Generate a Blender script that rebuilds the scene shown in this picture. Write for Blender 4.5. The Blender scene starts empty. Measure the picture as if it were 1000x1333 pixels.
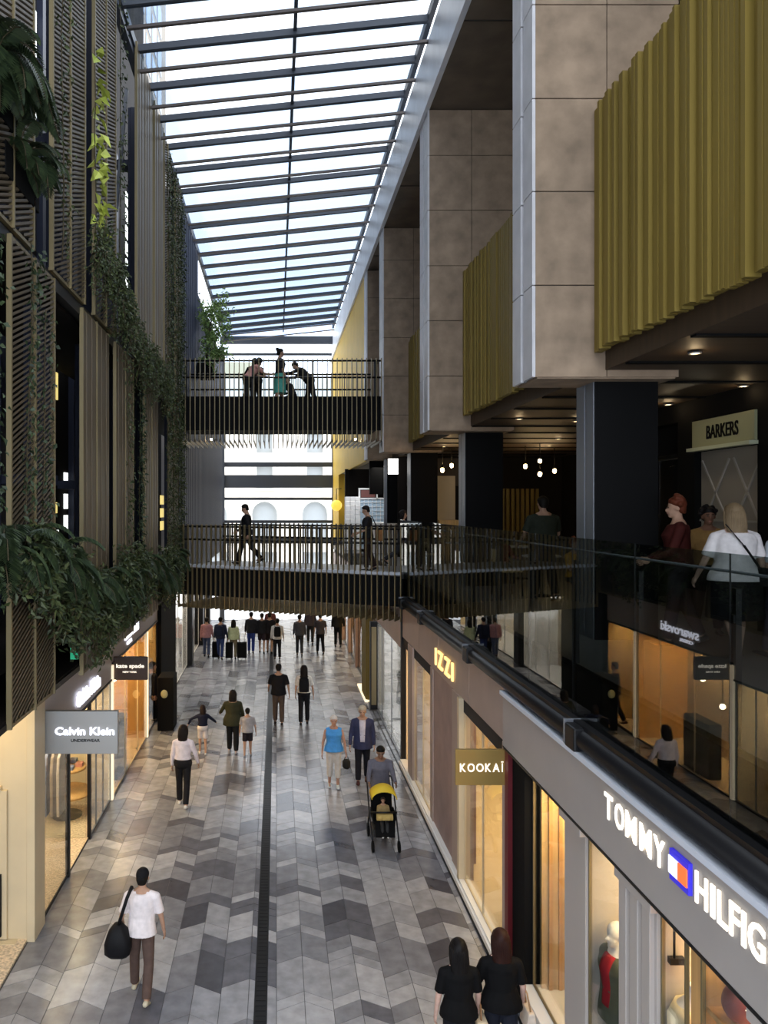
import bpy, bmesh, math, random
from mathutils import Vector, Matrix
R = math.radians
rnd = random.Random(7)
SC = bpy.context.scene
COL = SC.collection
PI = math.pi

# ---------------------------------------------------------------- helpers
class MB:
    def __init__(s): s.v = []; s.f = []; s.m = []; s.s = []
    def add(s, vs, fs, m=0, sm=False):
        b = len(s.v); s.v += [tuple(p) for p in vs]
        for f in fs: s.f.append(tuple(b+i for i in f)); s.m.append(m); s.s.append(sm)
    def box(s, x0, y0, z0, x1, y1, z1, m=0):
        s.add([(x0,y0,z0),(x1,y0,z0),(x1,y1,z0),(x0,y1,z0),(x0,y0,z1),(x1,y0,z1),(x1,y1,z1),(x0,y1,z1)],
              [(0,3,2,1),(4,5,6,7),(0,1,5,4),(1,2,6,5),(2,3,7,6),(3,0,4,7)], m)
    def bar(s, p, q, w, h, m=0):           # straight bar of w (sideways) x h (up) between two points
        p = Vector(p); q = Vector(q); d = (q-p).normalized()
        up = Vector((0,0,1)) if abs(d.z) < .95 else Vector((0,1,0))
        a = d.cross(up).normalized(); u = a.cross(d).normalized()
        vs = [c + a*sx*w/2 + u*sz*h/2 for c in (p, q) for sx, sz in ((-1,-1),(1,-1),(1,1),(-1,1))]
        s.add(vs, [(0,1,2,3),(7,6,5,4),(0,4,5,1),(1,5,6,2),(2,6,7,3),(3,7,4,0)], m)
    def loft(s, rings, m=0, sm=True):
        n = len(rings[0]); vs = [p for r in rings for p in r]; fs = []
        for i in range(len(rings)-1):
            for j in range(n):
                k = (j+1) % n
                fs.append((i*n+j, i*n+k, (i+1)*n+k, (i+1)*n+j))
        fs.append(tuple(reversed(range(n)))); b = (len(rings)-1)*n; fs.append(tuple(b+j for j in range(n)))
        s.add(vs, fs, m, sm)
    def tube(s, pts, r, n=8, m=0, sm=True):
        pts = [Vector(p) for p in pts]; rs = r if isinstance(r, (list, tuple)) else [r]*len(pts)
        rings = []; prev = None
        for i, p in enumerate(pts):
            d = (pts[min(i+1, len(pts)-1)] - pts[max(i-1, 0)]).normalized()
            if prev is None:
                a = d.cross(Vector((0,0,1)) if abs(d.z) < .9 else Vector((0,1,0))).normalized()
            else:
                a = (prev - d*prev.dot(d)).normalized()
            prev = a; b = d.cross(a)
            rings.append([p + (a*math.cos(t) + b*math.sin(t))*rs[i] for t in (2*PI*j/n for j in range(n))])
        s.loft(rings, m, sm)
    def cap(s, p, q, r0, r1, n=10, m=0):   # tapered capsule
        p = Vector(p); q = Vector(q); d = (q-p).normalized()
        P = []; r = []
        for t in (-85, -55, -25, 0): P.append(p + d*r0*math.sin(R(t))); r.append(r0*math.cos(R(t)))
        for t in (0, 25, 55, 85): P.append(q + d*r1*math.sin(R(t))); r.append(r1*math.cos(R(t)))
        P[3] = p; P[4] = q
        s.tube(P, r, n, m)
    def ell(s, c, r, M=None, nu=14, nv=9, m=0):
        c = Vector(c); rings = []
        for i in range(nv):
            t = -PI/2 + PI*(i+.15)/(nv-1+.3)
            ring = []
            for j in range(nu):
                a = 2*PI*j/nu
                p = Vector((r[0]*math.cos(t)*math.cos(a), r[1]*math.cos(t)*math.sin(a), r[2]*math.sin(t)))
                ring.append(c + (M @ p if M else p))
            rings.append(ring)
        s.loft(rings, m)
    def lathe(s, prof, c, n=20, m=0):
        s.loft([[(c[0]+r*math.cos(2*PI*j/n), c[1]+r*math.sin(2*PI*j/n), c[2]+z) for j in range(n)] for r, z in prof], m)
    def prism(s, pts, axis, a, b, m=0):    # extrude a 2-D outline along an axis
        def P(u, v, w): return {'x': (w,u,v), 'y': (u,w,v), 'z': (u,v,w)}[axis]
        n = len(pts)
        vs = [P(u,v,a) for u,v in pts] + [P(u,v,b) for u,v in pts]
        s.add(vs, [tuple(range(n)), tuple(reversed(range(n, 2*n)))] + [(i, (i+1)%n, n+(i+1)%n, n+i) for i in range(n)], m)
    def build(s, name, mats, parent=None, local=False, bevel=0, fix=True):
        me = bpy.data.meshes.new(name)
        off = Vector((0,0,0))
        if parent and not local:
            q = parent
            while q: off += q.location; q = q.parent
        me.from_pydata([(Vector(p)-off)[:] for p in s.v], [], s.f)
        mats = mats if isinstance(mats, (list, tuple)) else [mats]
        for mt in mats: me.materials.append(mt)
        me.polygons.foreach_set('material_index', s.m); me.polygons.foreach_set('use_smooth', s.s)
        if fix and len(s.f) < 60000:
            bm = bmesh.new(); bm.from_mesh(me); bmesh.ops.recalc_face_normals(bm, faces=bm.faces); bm.to_mesh(me); bm.free()
        o = bpy.data.objects.new(name, me); COL.objects.link(o)
        if parent: o.parent = parent
        if bevel:
            b = o.modifiers.new('bevel', 'BEVEL'); b.width = bevel; b.segments = 2; b.limit_method = 'ANGLE'
        return o

def thing(name, label, cat, loc=(0,0,0), rz=0, group=None):
    o = bpy.data.objects.new(name, None); COL.objects.link(o); o.location = loc; o.rotation_euler = (0,0,rz)
    o.empty_display_size = .1
    o['label'] = label; o['category'] = cat
    if group: o['group'] = group
    return o
def tag(o, label, cat, group=None, kind=None):
    o['label'] = label; o['category'] = cat
    if group: o['group'] = group
    if kind: o['kind'] = kind
    return o
def struct(o, label=None):
    o['kind'] = 'structure'
    if label: o['label'] = label
    return o
def sempty(name, label=None, loc=(0,0,0)):
    o = bpy.data.objects.new(name, None); COL.objects.link(o); o.location = loc
    return struct(o, label)
def at(px, py, Y): return Vector(((px-360)*Y/1000, Y, 6.3-(py-660)*Y/1000))

# ---------------------------------------------------------------- materials
def srgb(r, g, b):
    f = lambda c: c/12.92 if c <= .04045 else ((c+.055)/1.055)**2.4
    return (f(r/255), f(g/255), f(b/255), 1)
def newmat(name):
    m = bpy.data.materials.new(name); m.use_nodes = True
    nt = m.node_tree; b = nt.nodes['Principled BSDF']; return m, nt, b
def mat(name, col, rough=.6, metal=0, noise=0, scale=8, bump=0, spec=.5, stretch=(1,1,1), detail=4):
    m, nt, b = newmat(name)
    c = col if len(col) == 4 else (*col, 1)
    b.inputs['Base Color'].default_value = c; b.inputs['Roughness'].default_value = rough
    b.inputs['Metallic'].default_value = metal; b.inputs['Specular IOR Level'].default_value = spec
    if noise or bump:
        tc = nt.nodes.new('ShaderNodeTexCoord'); mp = nt.nodes.new('ShaderNodeMapping'); nz = nt.nodes.new('ShaderNodeTexNoise')
        mp.inputs['Scale'].default_value = stretch; nz.inputs['Scale'].default_value = scale; nz.inputs['Detail'].default_value = detail
        nt.links.new(tc.outputs['Object'], mp.inputs['Vector']); nt.links.new(mp.outputs[0], nz.inputs['Vector'])
        if noise:
            rp = nt.nodes.new('ShaderNodeValToRGB')
            rp.color_ramp.elements[0].position = .3; rp.color_ramp.elements[1].position = .72
            rp.color_ramp.elements[0].color = (*[x*(1-noise) for x in c[:3]], 1); rp.color_ramp.elements[1].color = (*[min(1, x*(1+noise)) for x in c[:3]], 1)
            nt.links.new(nz.outputs['Fac'], rp.inputs[0]); nt.links.new(rp.outputs[0], b.inputs['Base Color'])
        if bump:
            bp = nt.nodes.new('ShaderNodeBump'); bp.inputs['Strength'].default_value = bump; bp.inputs['Distance'].default_value = .01
            nt.links.new(nz.outputs['Fac'], bp.inputs['Height']); nt.links.new(bp.outputs[0], b.inputs['Normal'])
    return m
def emis(name, col, k, base=None):
    m, nt, b = newmat(name)
    b.inputs['Base Color'].default_value = (*(base or col), 1); b.inputs['Emission Color'].default_value = (*col, 1)
    b.inputs['Emission Strength'].default_value = k; return m
def glass(name, tint=(1,1,1), f0=.04, rough=0.0, body=None, bodyfac=0.0):
    m = bpy.data.materials.new(name); m.use_nodes = True; nt = m.node_tree; nt.nodes.clear(); N = nt.nodes.new; L = nt.links.new
    out = N('ShaderNodeOutputMaterial'); mx = N('ShaderNodeMixShader'); tr = N('ShaderNodeBsdfTransparent'); gl = N('ShaderNodeBsdfGlossy')
    tr.inputs[0].default_value = (*tint, 1); gl.inputs['Roughness'].default_value = rough
    g = N('ShaderNodeNewGeometry'); d = N('ShaderNodeVectorMath'); d.operation = 'DOT_PRODUCT'
    L(g.outputs['Normal'], d.inputs[0]); L(g.outputs['Incoming'], d.inputs[1])
    def M(op, a, b=None):
        n = N('ShaderNodeMath'); n.operation = op
        for i, x in enumerate((a, b)):
            if x is None: continue
            if isinstance(x, (int, float)): n.inputs[i].default_value = x
            else: L(x, n.inputs[i])
        return n.outputs[0]
    c = M('ABSOLUTE', d.outputs['Value']); f = M('POWER', M('SUBTRACT', 1.0, c), 5.0)
    f = M('ADD', M('MULTIPLY', f, 1-f0), f0)
    first = tr.outputs[0]
    if body:
        df = N('ShaderNodeBsdfTranslucent'); df.inputs[0].default_value = (*body, 1); m2 = N('ShaderNodeMixShader'); m2.inputs[0].default_value = bodyfac
        L(tr.outputs[0], m2.inputs[1]); L(df.outputs[0], m2.inputs[2]); first = m2.outputs[0]
    L(f, mx.inputs[0]); L(first, mx.inputs[1]); L(gl.outputs[0], mx.inputs[2]); L(mx.outputs[0], out.inputs[0])
    return m
def leafmat(name, a, b_, rough=.5):
    m, nt, b = newmat(name)
    g = nt.nodes.new('ShaderNodeNewGeometry'); rp = nt.nodes.new('ShaderNodeValToRGB')
    rp.color_ramp.elements[0].color = (*a, 1); rp.color_ramp.elements[1].color = (*b_, 1)
    nt.links.new(g.outputs['Random Per Island'], rp.inputs[0]); nt.links.new(rp.outputs[0], b.inputs['Base Color'])
    b.inputs['Roughness'].default_value = rough; b.inputs['Specular IOR Level'].default_value = .35
    return m

M = {}
M['tiles'] = [mat('floor_tile_%s' % n, c, .25, noise=.2, scale=5, spec=.8, bump=.04) for n, c in
    (('pale', (.33,.335,.36)), ('light', (.255,.26,.285)), ('mid', (.175,.178,.20)), ('dark', (.10,.10,.118)), ('deep', (.058,.058,.07)))]
M['grout'] = mat('grout', (.05,.05,.055), .8)
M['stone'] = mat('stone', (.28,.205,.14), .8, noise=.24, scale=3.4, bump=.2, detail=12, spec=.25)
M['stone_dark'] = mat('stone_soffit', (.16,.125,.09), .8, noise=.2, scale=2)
M['stone_side_lit'] = mat('stone_edge_lit', (.55,.54,.55), .45, noise=.1, scale=3)  # skylight on the pillar sides is put into this pale tone
M['beam_white'] = mat('roof_edge_panel', (.72,.74,.78), .4, noise=.08, scale=1.5)
M['joint'] = mat('joint', (.03,.025,.02), .9)
M['gold'] = mat('gold_slats', (.205,.145,.030), .55, .1, noise=.12, scale=1.2, stretch=(1,1,.2), spec=.3)
M['gold_far_lit'] = mat('gold_slats_lit', (.80,.53,.05), .5, 0, noise=.06, scale=1.2)  # gold slats brightened in colour for the sky-lit far end
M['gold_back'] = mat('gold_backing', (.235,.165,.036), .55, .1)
M['gold_low_shade'] = mat('upstand_shade', (.13,.09,.022), .6)  # shaded lower band put into the backing colour
M['bronze'] = mat('bronze_mesh', (.115,.088,.056), .5, .3)
M['bronze_edge'] = mat('brass_edge', (.19,.15,.075), .45, .35)
M['navy'] = mat('navy_metal', (.012,.016,.035), .5, spec=.25)
M['navy2'] = mat('navy_corrugated', (.03,.037,.07), .55, spec=.3)
M['black'] = mat('black_metal', (.006,.006,.007), .45, spec=.25)
M['blackm'] = mat('black_matt', (.004,.004,.0042), .85, spec=.12)
M['dark'] = mat('dark_interior', (.014,.011,.009), .8, spec=.15)
M['steel'] = mat('steel_beam', (.06,.07,.09), .5, .1)
M['steel_b'] = mat('brown_chord', (.085,.07,.065), .5, .2)
M['grey'] = mat('grey_metal', (.17,.18,.20), .4, .3)
M['fascia'] = mat('fascia_pink', (.40,.315,.27), .55, noise=.06, scale=2)
M['fascia_t'] = mat('fascia_greige', (.36,.33,.31), .5, noise=.04, scale=2)
M['pier'] = mat('pier_greige', (.42,.38,.35), .5)
M['rose'] = mat('pier_rose', (.30,.20,.17), .45, noise=.15, scale=3)
M['white'] = mat('white_paint', (.78,.77,.75), .5)
M['ledge'] = mat('pale_ledge', (.62,.66,.74), .4)
M['cream'] = mat('cream_wall', (.60,.50,.33), .55, noise=.05, scale=2)
M['cream2'] = mat('cream_interior', (.75,.62,.40), .6)
M['wood'] = mat('light_oak', (.62,.43,.20), .5, noise=.2, scale=3, stretch=(6,6,.4))
M['wood_o'] = mat('orange_oak', (.58,.33,.12), .5, noise=.15, scale=3, stretch=(6,6,.4))
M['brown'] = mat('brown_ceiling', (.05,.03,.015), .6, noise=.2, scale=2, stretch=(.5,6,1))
M['floor_up'] = mat('upper_floor', (.12,.115,.11), .35, noise=.2, scale=2)
M['mosaic'] = mat('beige_mosaic', (.62,.50,.36), .5, noise=.4, scale=26, detail=2)
M['concrete'] = mat('concrete', (.32,.31,.29), .7, noise=.1)
M['sand'] = mat('sandstone', (.80,.75,.66), .8, noise=.12, scale=1.2)
M['sand_d'] = mat('sandstone_window', (.42,.45,.46), .4)
M['street'] = mat('street_paving', (.78,.78,.78), .7)
M['red'] = mat('dark_red', (.12,.008,.012), .5)
M['glass'] = glass('clear_glass', (.93,.96,.95), .045)
M['glass_bal'] = glass('balustrade_glass', (.55,.59,.58), .10)
M['glass_roof'] = glass('roof_glass', (.66,.68,.70), .05, .02)
M['glass_fin'] = glass('fin_glass', (.50,.58,.68), .10, .05)
M['glass_shop'] = glass('shop_glass', (.92,.93,.92), .06)
M['lamp_w'] = emis('warm_lamp', (1,.72,.36), 28)
M['lamp_s'] = emis('warm_spot', (1,.8,.5), 60)
M['lamp_c'] = emis('white_letter', (1,.93,.80), 1.15)
M['lamp_cold'] = emis('cool_letter', (.86,.88,1), 2.2)
M['lamp_g'] = emis('gold_letter', (1,.68,.25), 1.5)
M['lamp_pan'] = emis('light_panel', (1,.86,.62), .95)
M['lamp_y'] = emis('yellow_globe', (1,.72,.10), 1.0)
M['leaf_f'] = leafmat('fern_leaf', (.014,.026,.013), (.05,.075,.03))
M['leaf_v'] = leafmat('vine_leaf', (.016,.028,.010), (.075,.095,.032))
M['leaf_y'] = leafmat('young_leaf', (.30,.36,.05), (.55,.60,.13))
M['leaf_t'] = leafmat('tree_leaf', (.06,.13,.03), (.32,.46,.13))
M['stem'] = mat('stem', (.06,.045,.02), .8)
M['blue'] = mat('flag_navy', (.03,.03,.35), .4)

# ---------------------------------------------------------------- text
_gl = {}
def glyph(txt, off=.012):
    if (txt, off) not in _gl:
        c = bpy.data.curves.new('t', 'FONT'); c.body = txt; c.size = 1; c.extrude = .5; c.offset = off; c.resolution_u = 3
        o = bpy.data.objects.new('t', c); COL.objects.link(o)
        me = bpy.data.meshes.new_from_object(o.evaluated_get(bpy.context.evaluated_depsgraph_get()))
        vs = [v.co.copy() for v in me.vertices]; fs = [tuple(p.vertices) for p in me.polygons]
        bpy.data.objects.remove(o); bpy.data.curves.remove(c); bpy.data.meshes.remove(me)
        x0 = min(v.x for v in vs); x1 = max(v.x for v in vs); y0 = min(v.y for v in vs); y1 = max(v.y for v in vs)
        _gl[(txt, off)] = ([Vector(((v.x-x0)/(x1-x0), (v.y-y0)/(y1-y0), v.z)) for v in vs], fs, (x1-x0)/(y1-y0))
    return _gl[(txt, off)]
def put_text(mb, txt, org, ux, w, h, depth, m=0, up=Vector((0,0,1)), off=.012):
    vs, fs, _ = glyph(txt, off); org = Vector(org); ux = Vector(ux); nz = ux.cross(up)
    mb.add([org + ux*v.x*w + up*v.y*h + nz*v.z*depth for v in vs], fs, m)

def area(name, loc, sx, sy, power, col=(1,.75,.42), rot=(0,0,0), spread=None):
    l = bpy.data.lights.new(name, 'AREA'); l.shape = 'RECTANGLE'; l.size = sx; l.size_y = sy; l.energy = power; l.color = col
    if spread: l.spread = spread
    o = bpy.data.objects.new(name, l); COL.objects.link(o); o.location = loc; o.rotation_euler = rot; return o
def point(name, loc, power, col=(1,.72,.4), r=.05):
    l = bpy.data.lights.new(name, 'POINT'); l.energy = power; l.color = col; l.shadow_soft_size = r
    o = bpy.data.objects.new(name, l); COL.objects.link(o); o.location = loc; return o
# ================================================================ GROUND
def build_floor():
    b = MB()
    b.box(-9, -4, -.3, 9.5, 43, -.006, 5)
    W = .36; x = -3.60; i = 0
    n = 19
    pair = None
    for i in range(n):
        x0 = x + i*W; x1 = x0 + W
        if i % 2 == 0 or rnd.random() < .12:
            rows = []; y = 4.0 + rnd.random()*.5
            while y < 43:
                L = rnd.choice((.2, .2, .3, .3, .42, .42, .6, .6, .8)); rows.append((y, y+L, rnd.choices(range(5), (5,8,6,3.2,1.1))[0])); y += L
        s0, s1 = (0, .2) if i % 2 == 0 else (.2, 0)
        g = .004
        for (a, c, m) in rows:
            if rnd.random() < .38: m = rnd.choices(range(5), (5,8,6,3.2,1.1))[0]
            X0 = x0+g; X1 = min(x1-g, 3.17)
            segs = [(X0, X1)]
            if X0 < -.28 < X1 or X0 < -.12 < X1: segs = [s for s in ((X0, min(X1,-.285)), (max(X0,-.115), X1)) if s[1]-s[0] > .02]
            for (p, q) in segs:
                f = lambda xx: s0 + (s1-s0)*(xx-x0)/W
                if a+g > 42.6: continue
                b.add([(p,a+g+f(p),-.006),(q,a+g+f(q),-.006),(q,c-g+f(q),-.006),(p,c-g+f(p),-.006),
                       (p,a+g+f(p),0),(q,a+g+f(q),0),(q,c-g+f(q),0),(p,c-g+f(p),0)],
                      [(4,5,6,7),(0,1,5,4),(1,2,6,5),(2,3,7,6),(3,0,4,7)], m)
    o = b.build('floor', M['tiles'] + [M['grout']], fix=False)
    struct(o, 'grey chevron stone paving of the lane')
build_floor()
b = MB(); b.box(-.28, 3, -.006, -.12, 43, .001)
for k in range(400):
    y = 3 + k*.1; b.box(-.262, y, .001, -.138, y+.03, .004)
struct(b.build('trim_1', M['black']), 'dark linear drain down the middle of the lane')
b = MB(); b.box(-5.4, 8, -.006, -3.62, 11.2, .03); struct(b.build('floor', M['mosaic']), 'beige mosaic floor at the shop recess')
b = MB(); b.box(-20, 43, -.3, 20, 75, -.01); struct(b.build('floor', M['street']), 'pale street paving beyond the lane')

# ================================================================ RIGHT SIDE
XR = 3.15
# shop interiors (floors, back walls, ceilings)
def shop_right(y0, y1, wall, flo, depth=2.4, z0=.06, z1=3.12, power=60, col=(1,.72,.38), label='shop interior'):
    b = MB()
    b.box(XR+depth, y0, 0, XR+depth+.08, y1, z1, 0)
    b.box(XR+.02, y0, 0, XR+depth, y0+.06, z1, 0); b.box(XR+.02, y1-.06, 0, XR+depth, y1, z1, 0)
    b.box(XR+.02, y0, -.002, XR+depth, y1, z0, 1)
    b.box(XR+.02, y0, z1, XR+depth, y1, z1+.06, 2)
    struct(b.build('wall_right', [M[wall], M[flo], M['white']]), label)
    area('shop_light', (XR+depth*.45, (y0+y1)/2, z1-.03), depth*.6, (y1-y0)*.8, power, col)
shop_right(7.80, 9.24, 'wood', 'white', .9, .53, 3.12, 70, (1,.76,.42), 'oak lined display window of the corner shop')
shop_right(3.7, 7.78, 'cream2', 'white', 1.5, .53, 3.12, 210, (1,.76,.42), 'oak lined display windows under the white letters')
shop_right(10.2, 18.8, 'cream2', 'cream2', 2.6, .05, 3.12, 260, (1,.74,.42), 'cream shop interior behind the tall windows')
shop_right(18.9, 24.6, 'white', 'white', 2.6, .05, 2.8, 150, (.95,.92,.9), 'white shop interior behind frameless glass')
shop_right(24.7, 42, 'cream2', 'floor_up', 2.2, .05, 3.1, 420, (1,.7,.3), 'warm shop interiors at the far end')
# ribs of the oak lining
b = MB()
for k in range(12): b.box(XR+.85, 7.9+k*.11, .54, XR+.9, 7.94+k*.11, 3.1)
for k in range(7): b.box(XR+.1+k*.12, 9.15, .54, XR+.14+k*.12, 9.19, 3.1)
struct(b.build('trim_2', M['wood_o']), 'vertical oak ribs in the display windows')

# partitions of the near display bays (face the camera)
b = MB(); b.box(XR+.03, 7.72, .53, XR+1.5, 7.78, 3.12)
for k in range(9): b.box(XR+.08+k*.16, 7.705, .54, XR+.10+k*.16, 7.72, 3.1)
struct(b.build('wall_right', M['cream2']), 'cream partition behind the dressed mannequin')
b = MB(); b.box(XR+.03, 5.62, .53, XR+1.5, 5.66, 3.12); struct(b.build('wall_right', M['wood_o']), 'oak partition behind the red bag')
# fascias
b = MB(); b.box(2.99, 3.0, 3.15, 3.4, 10.15, 3.82); b.box(2.985, 3.0, 3.12, 3.2, 10.15, 3.15, 1)
struct(b.build('wall_right', [M['fascia_t'], M['black']], bevel=.006), 'greige fascia above the near display windows')
b = MB(); b.box(2.96, 3.0, 3.82, 3.16, 10.2, 3.87); struct(b.build('trim_3', M['ledge']), 'pale metal ledge on the greige fascia')
b = MB()
ys = [10.15, 12.3, 14.6, 16.6, 18.78, 21.0, 23.2, 25.4]
for a, c in zip(ys, ys[1:]):
    z0 = 3.13 if c < 18.9 else 2.8
    b.box(3.08, a+.006, z0, 3.4, c-.006, 3.86)
b.box(3.10, 10.2, 2.9, 3.4, 25.4, 3.8, 1)
struct(b.build('wall_right', [M['fascia'], M['joint']], bevel=.005), 'pinkish fascia panels above the middle shops')
b = MB(); b.box(3.05, 18.78, 0, 3.16, 18.9, 3.86); struct(b.build('trim_4', M['black']), 'thin black post between two shops')
b = MB(); b.box(3.08, 25.4, 3.0, 3.4, 42, 3.86)
for y in (27.4, 30.2, 33.2, 36.4, 39.5): b.box(3.1, y, 0, 3.4, y+.35, 3.0)
struct(b.build('wall_right', M['rose']), 'dark rose fascia and piers at the far end')
# gold lit fin wall near far end
b = MB(); b.box(2.95, 24.9, .05, 3.35, 26.2, 2.95)
for k in range(9): b.box(2.9, 24.95+k*.14, .05, 2.95, 25.02+k*.14, 2.95)
tag(b.build('gold_display_wall', M['gold']), 'gold ribbed display wall beyond the black framed panel', 'wall panel')
b = MB(); b.box(2.86, 24.8, 0, 3.4, 27.2, .05); struct(b.build('trim_5', M['lamp_pan']), 'lit threshold strip by the gold display wall')

# piers and sills
def pier(y0, y1, x0=3.02, z0=0, z1=3.13, m='pier', flutes=0, lab=None):
    b = MB(); b.box(x0+.04, y0, z0, 3.4, y1, z1)
    w = (y1-y0)/max(1, flutes)
    for k in range(flutes):
        b.box(x0, y0+k*w+w*.18, z0+.05, x0+.05, y0+(k+1)*w-w*.18, z1-.05)
    b.box(x0-.02, y0-.01, z0, x0+.04, y1+.01, z0+.12); b.box(x0-.02, y0-.01, z1-.1, x0+.04, y1+.01, z1)
    return struct(b.build('wall_right', M[m], bevel=.006), lab)
pier(7.61, 8.16, lab='plain greige pier of the near shop')
pier(6.18, 6.82, flutes=3, lab='fluted greige pier of the near shop')
pier(4.35, 4.90, flutes=3, lab='fluted greige pier at the right edge')
pier(3.1, 3.7, lab='near greige pier')
b = MB(); b.box(3.12, 6.20, .5, 3.21, 6.26, 3.13); b.box(3.13, 6.10, 2.66, 3.25, 6.15, 2.71, 1); b.tube([(3.17,6.12,2.7),(3.17,6.12,3.1)], .010, 8, 1)
struct(b.build('wall_right', [mat('jamb_tan', (.46,.33,.22), .5), M['black']]), 'tan door jamb with a black bracket')
b = MB(); b.box(3.12, 5.60, .5, 3.3, 5.78, 3.13); struct(b.build('trim_6', M['wood_o']), 'orange oak post in the near window')
b = MB(); b.box(2.97, 3.0, 0, 3.2, 9.26, .5); b.box(2.94, 3.0, .5, 3.22, 9.28, .545)
struct(b.build('trim_7', M['white'], bevel=.008), 'white plinth under the near display windows')
b = MB(); b.box(2.99, 9.26, 0, 3.95, 9.34, 3.13, 0); b.box(3.08, 9.34, 0, 3.95, 10.02, 3.13, 0); b.box(3.02, 10.02, 0, 3.3, 10.16, 3.2, 1)
struct(b.build('wall_right', [M['blackm'], M['red']]), 'black return wall with a dark red edge')
b = MB(); b.box(3.08, 13.45, 0, 3.5, 15.05, 3.13)
struct(b.build('wall_right', M['rose'], bevel=.01), 'broad rose stone pier')
b = MB(); b.box(3.06, 12.85, 0, 3.3, 13.4, 3.13); b.box(3.02, 12.72, .1, 3.12, 12.85, 3.13, 1); b.box(3.06, 17.3, 0, 3.3, 17.9, 3.13); b.box(3.06, 10.16, 0, 3.3, 10.42, 3.13)
b.box(3.06, 15.05, 0, 3.3, 15.3, 3.13)
struct(b.build('wall_right', [M['fascia'], M['cream']], bevel=.005), 'pinkish piers of the middle shop')
b = MB(); b.box(2.99, 10.2, 0, 3.2, 18.78, .10); b.box(3.02, 10.2, .1, 3.2, 18.78, .14)
struct(b.build('baseboard_right', M['white'], bevel=.005), 'pale stone sill along the middle shop')
b = MB(); b.box(2.965, 9.3, 0, 2.99, 25, .02); struct(b.build('trim_8', M['black']), 'thin black line where floor meets the right shops')
b = MB(); b.box(-3.60, 11.7, 0, -3.56, 40, .025); struct(b.build('trim_9', M['black']), 'thin black line where floor meets the left shops')

wn = [0]
def window(y0, y1, z0, z1, x, side=1, fr=.022, mull=(), m='black', g='glass_shop', lab=None):
    wn[0] += 1
    e = sempty('window_%d' % wn[0], lab, (x, (y0+y1)/2, z0))
    b = MB(); b.box(x-.006, y0, z0, x+.006, y1, z1); b.build('glass', M[g], e)
    b = MB()
    for (a, c) in ((y0, y0+fr), (y1-fr, y1)) + tuple((q-fr/2, q+fr/2) for q in mull): b.box(x-.014, a, z0, x+.014, c, z1)
    b.box(x-.014, y0, z0, x+.014, y1, z0+fr); b.box(x-.014, y0, z1-fr, x+.014, y1, z1)
    b.build('frame', M[m], e)
    return e
window(8.18, 9.25, .55, 3.12, 3.1, m='bronze_edge', lab='near display window with empty oak lining')
window(6.84, 7.60, .55, 3.12, 3.1, m='bronze_edge', lab='display window with the dressed mannequin')
window(5.79, 6.17, .55, 3.12, 3.1, m='bronze_edge', lab='display window with the pale bust')
window(4.92, 5.59, .55, 3.12, 3.1, m='bronze_edge', lab='display window with the red bag')
window(3.72, 4.34, .55, 3.12, 3.1, lab='display window at the right edge')
window(10.43, 12.7, .14, 3.12, 3.12, mull=(11.6,), m='cream', lab='wide window behind the gold hanging sign')
window(15.3, 17.3, .14, 3.12, 3.12, mull=(16.3,), m='cream', lab='middle shop window with shelves')
window(18.9, 24.6, .03, 2.8, 3.12, mull=(20.8, 22.7), m='grey', lab='frameless glass shopfront beyond the black post')
for y in (27.8, 30.6, 33.6, 36.8, 39.9): window(y, y+2.3, .05, 3.0, 3.2, m='black', lab='far right shop window')

# tall black framed panel by the lane
t = thing('signboard', 'tall black and gold framed board standing at the right shopfront', 'signboard', (3.0, 23.8, 0))
b = MB(); b.box(2.9, 23.7, .05, 3.12, 23.95, 2.75); b.build('panel', M['black'], t)
b = MB(); b.box(2.93, 23.68, .2, 3.08, 23.70, 2.6); b.build('inlay', M['bronze_edge'], t)

# level-1 slab, ceiling, level-2 slab and roof block
b = MB(); b.box(3.16, -1, 3.87, 9.5, 42, 4.65, 0)
b.box(3.16, -1, 4.6, 9.49, 42, 4.655, 1)
struct(b.build('floor_upper', [M['dark'], M['floor_up']]), 'upper level floor behind the glass balustrade')
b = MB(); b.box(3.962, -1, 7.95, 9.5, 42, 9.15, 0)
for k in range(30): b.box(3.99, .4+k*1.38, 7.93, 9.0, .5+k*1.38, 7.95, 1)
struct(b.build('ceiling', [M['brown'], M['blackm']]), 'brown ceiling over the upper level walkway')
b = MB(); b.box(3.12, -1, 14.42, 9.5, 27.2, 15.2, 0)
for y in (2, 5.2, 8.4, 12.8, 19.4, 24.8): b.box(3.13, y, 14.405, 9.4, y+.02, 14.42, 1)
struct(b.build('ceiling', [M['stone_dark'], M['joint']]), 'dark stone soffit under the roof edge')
b = MB(); y = -1
while y < 44: b.box(3.02, y, 14.4, 3.12, min(44, y+2.16), 15.6); y += 2.18
b.box(3.06, -1, 14.5, 3.14, 44, 15.5, 1)
struct(b.build('trim_10', [M['beam_white'], M['joint']]), 'pale roof edge beam on the right')
b = MB(); b.box(9.4, -1, 0, 9.6, 42, 15.6); struct(b.build('wall_right', M['dark']), 'dark back wall of the right building')

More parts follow.
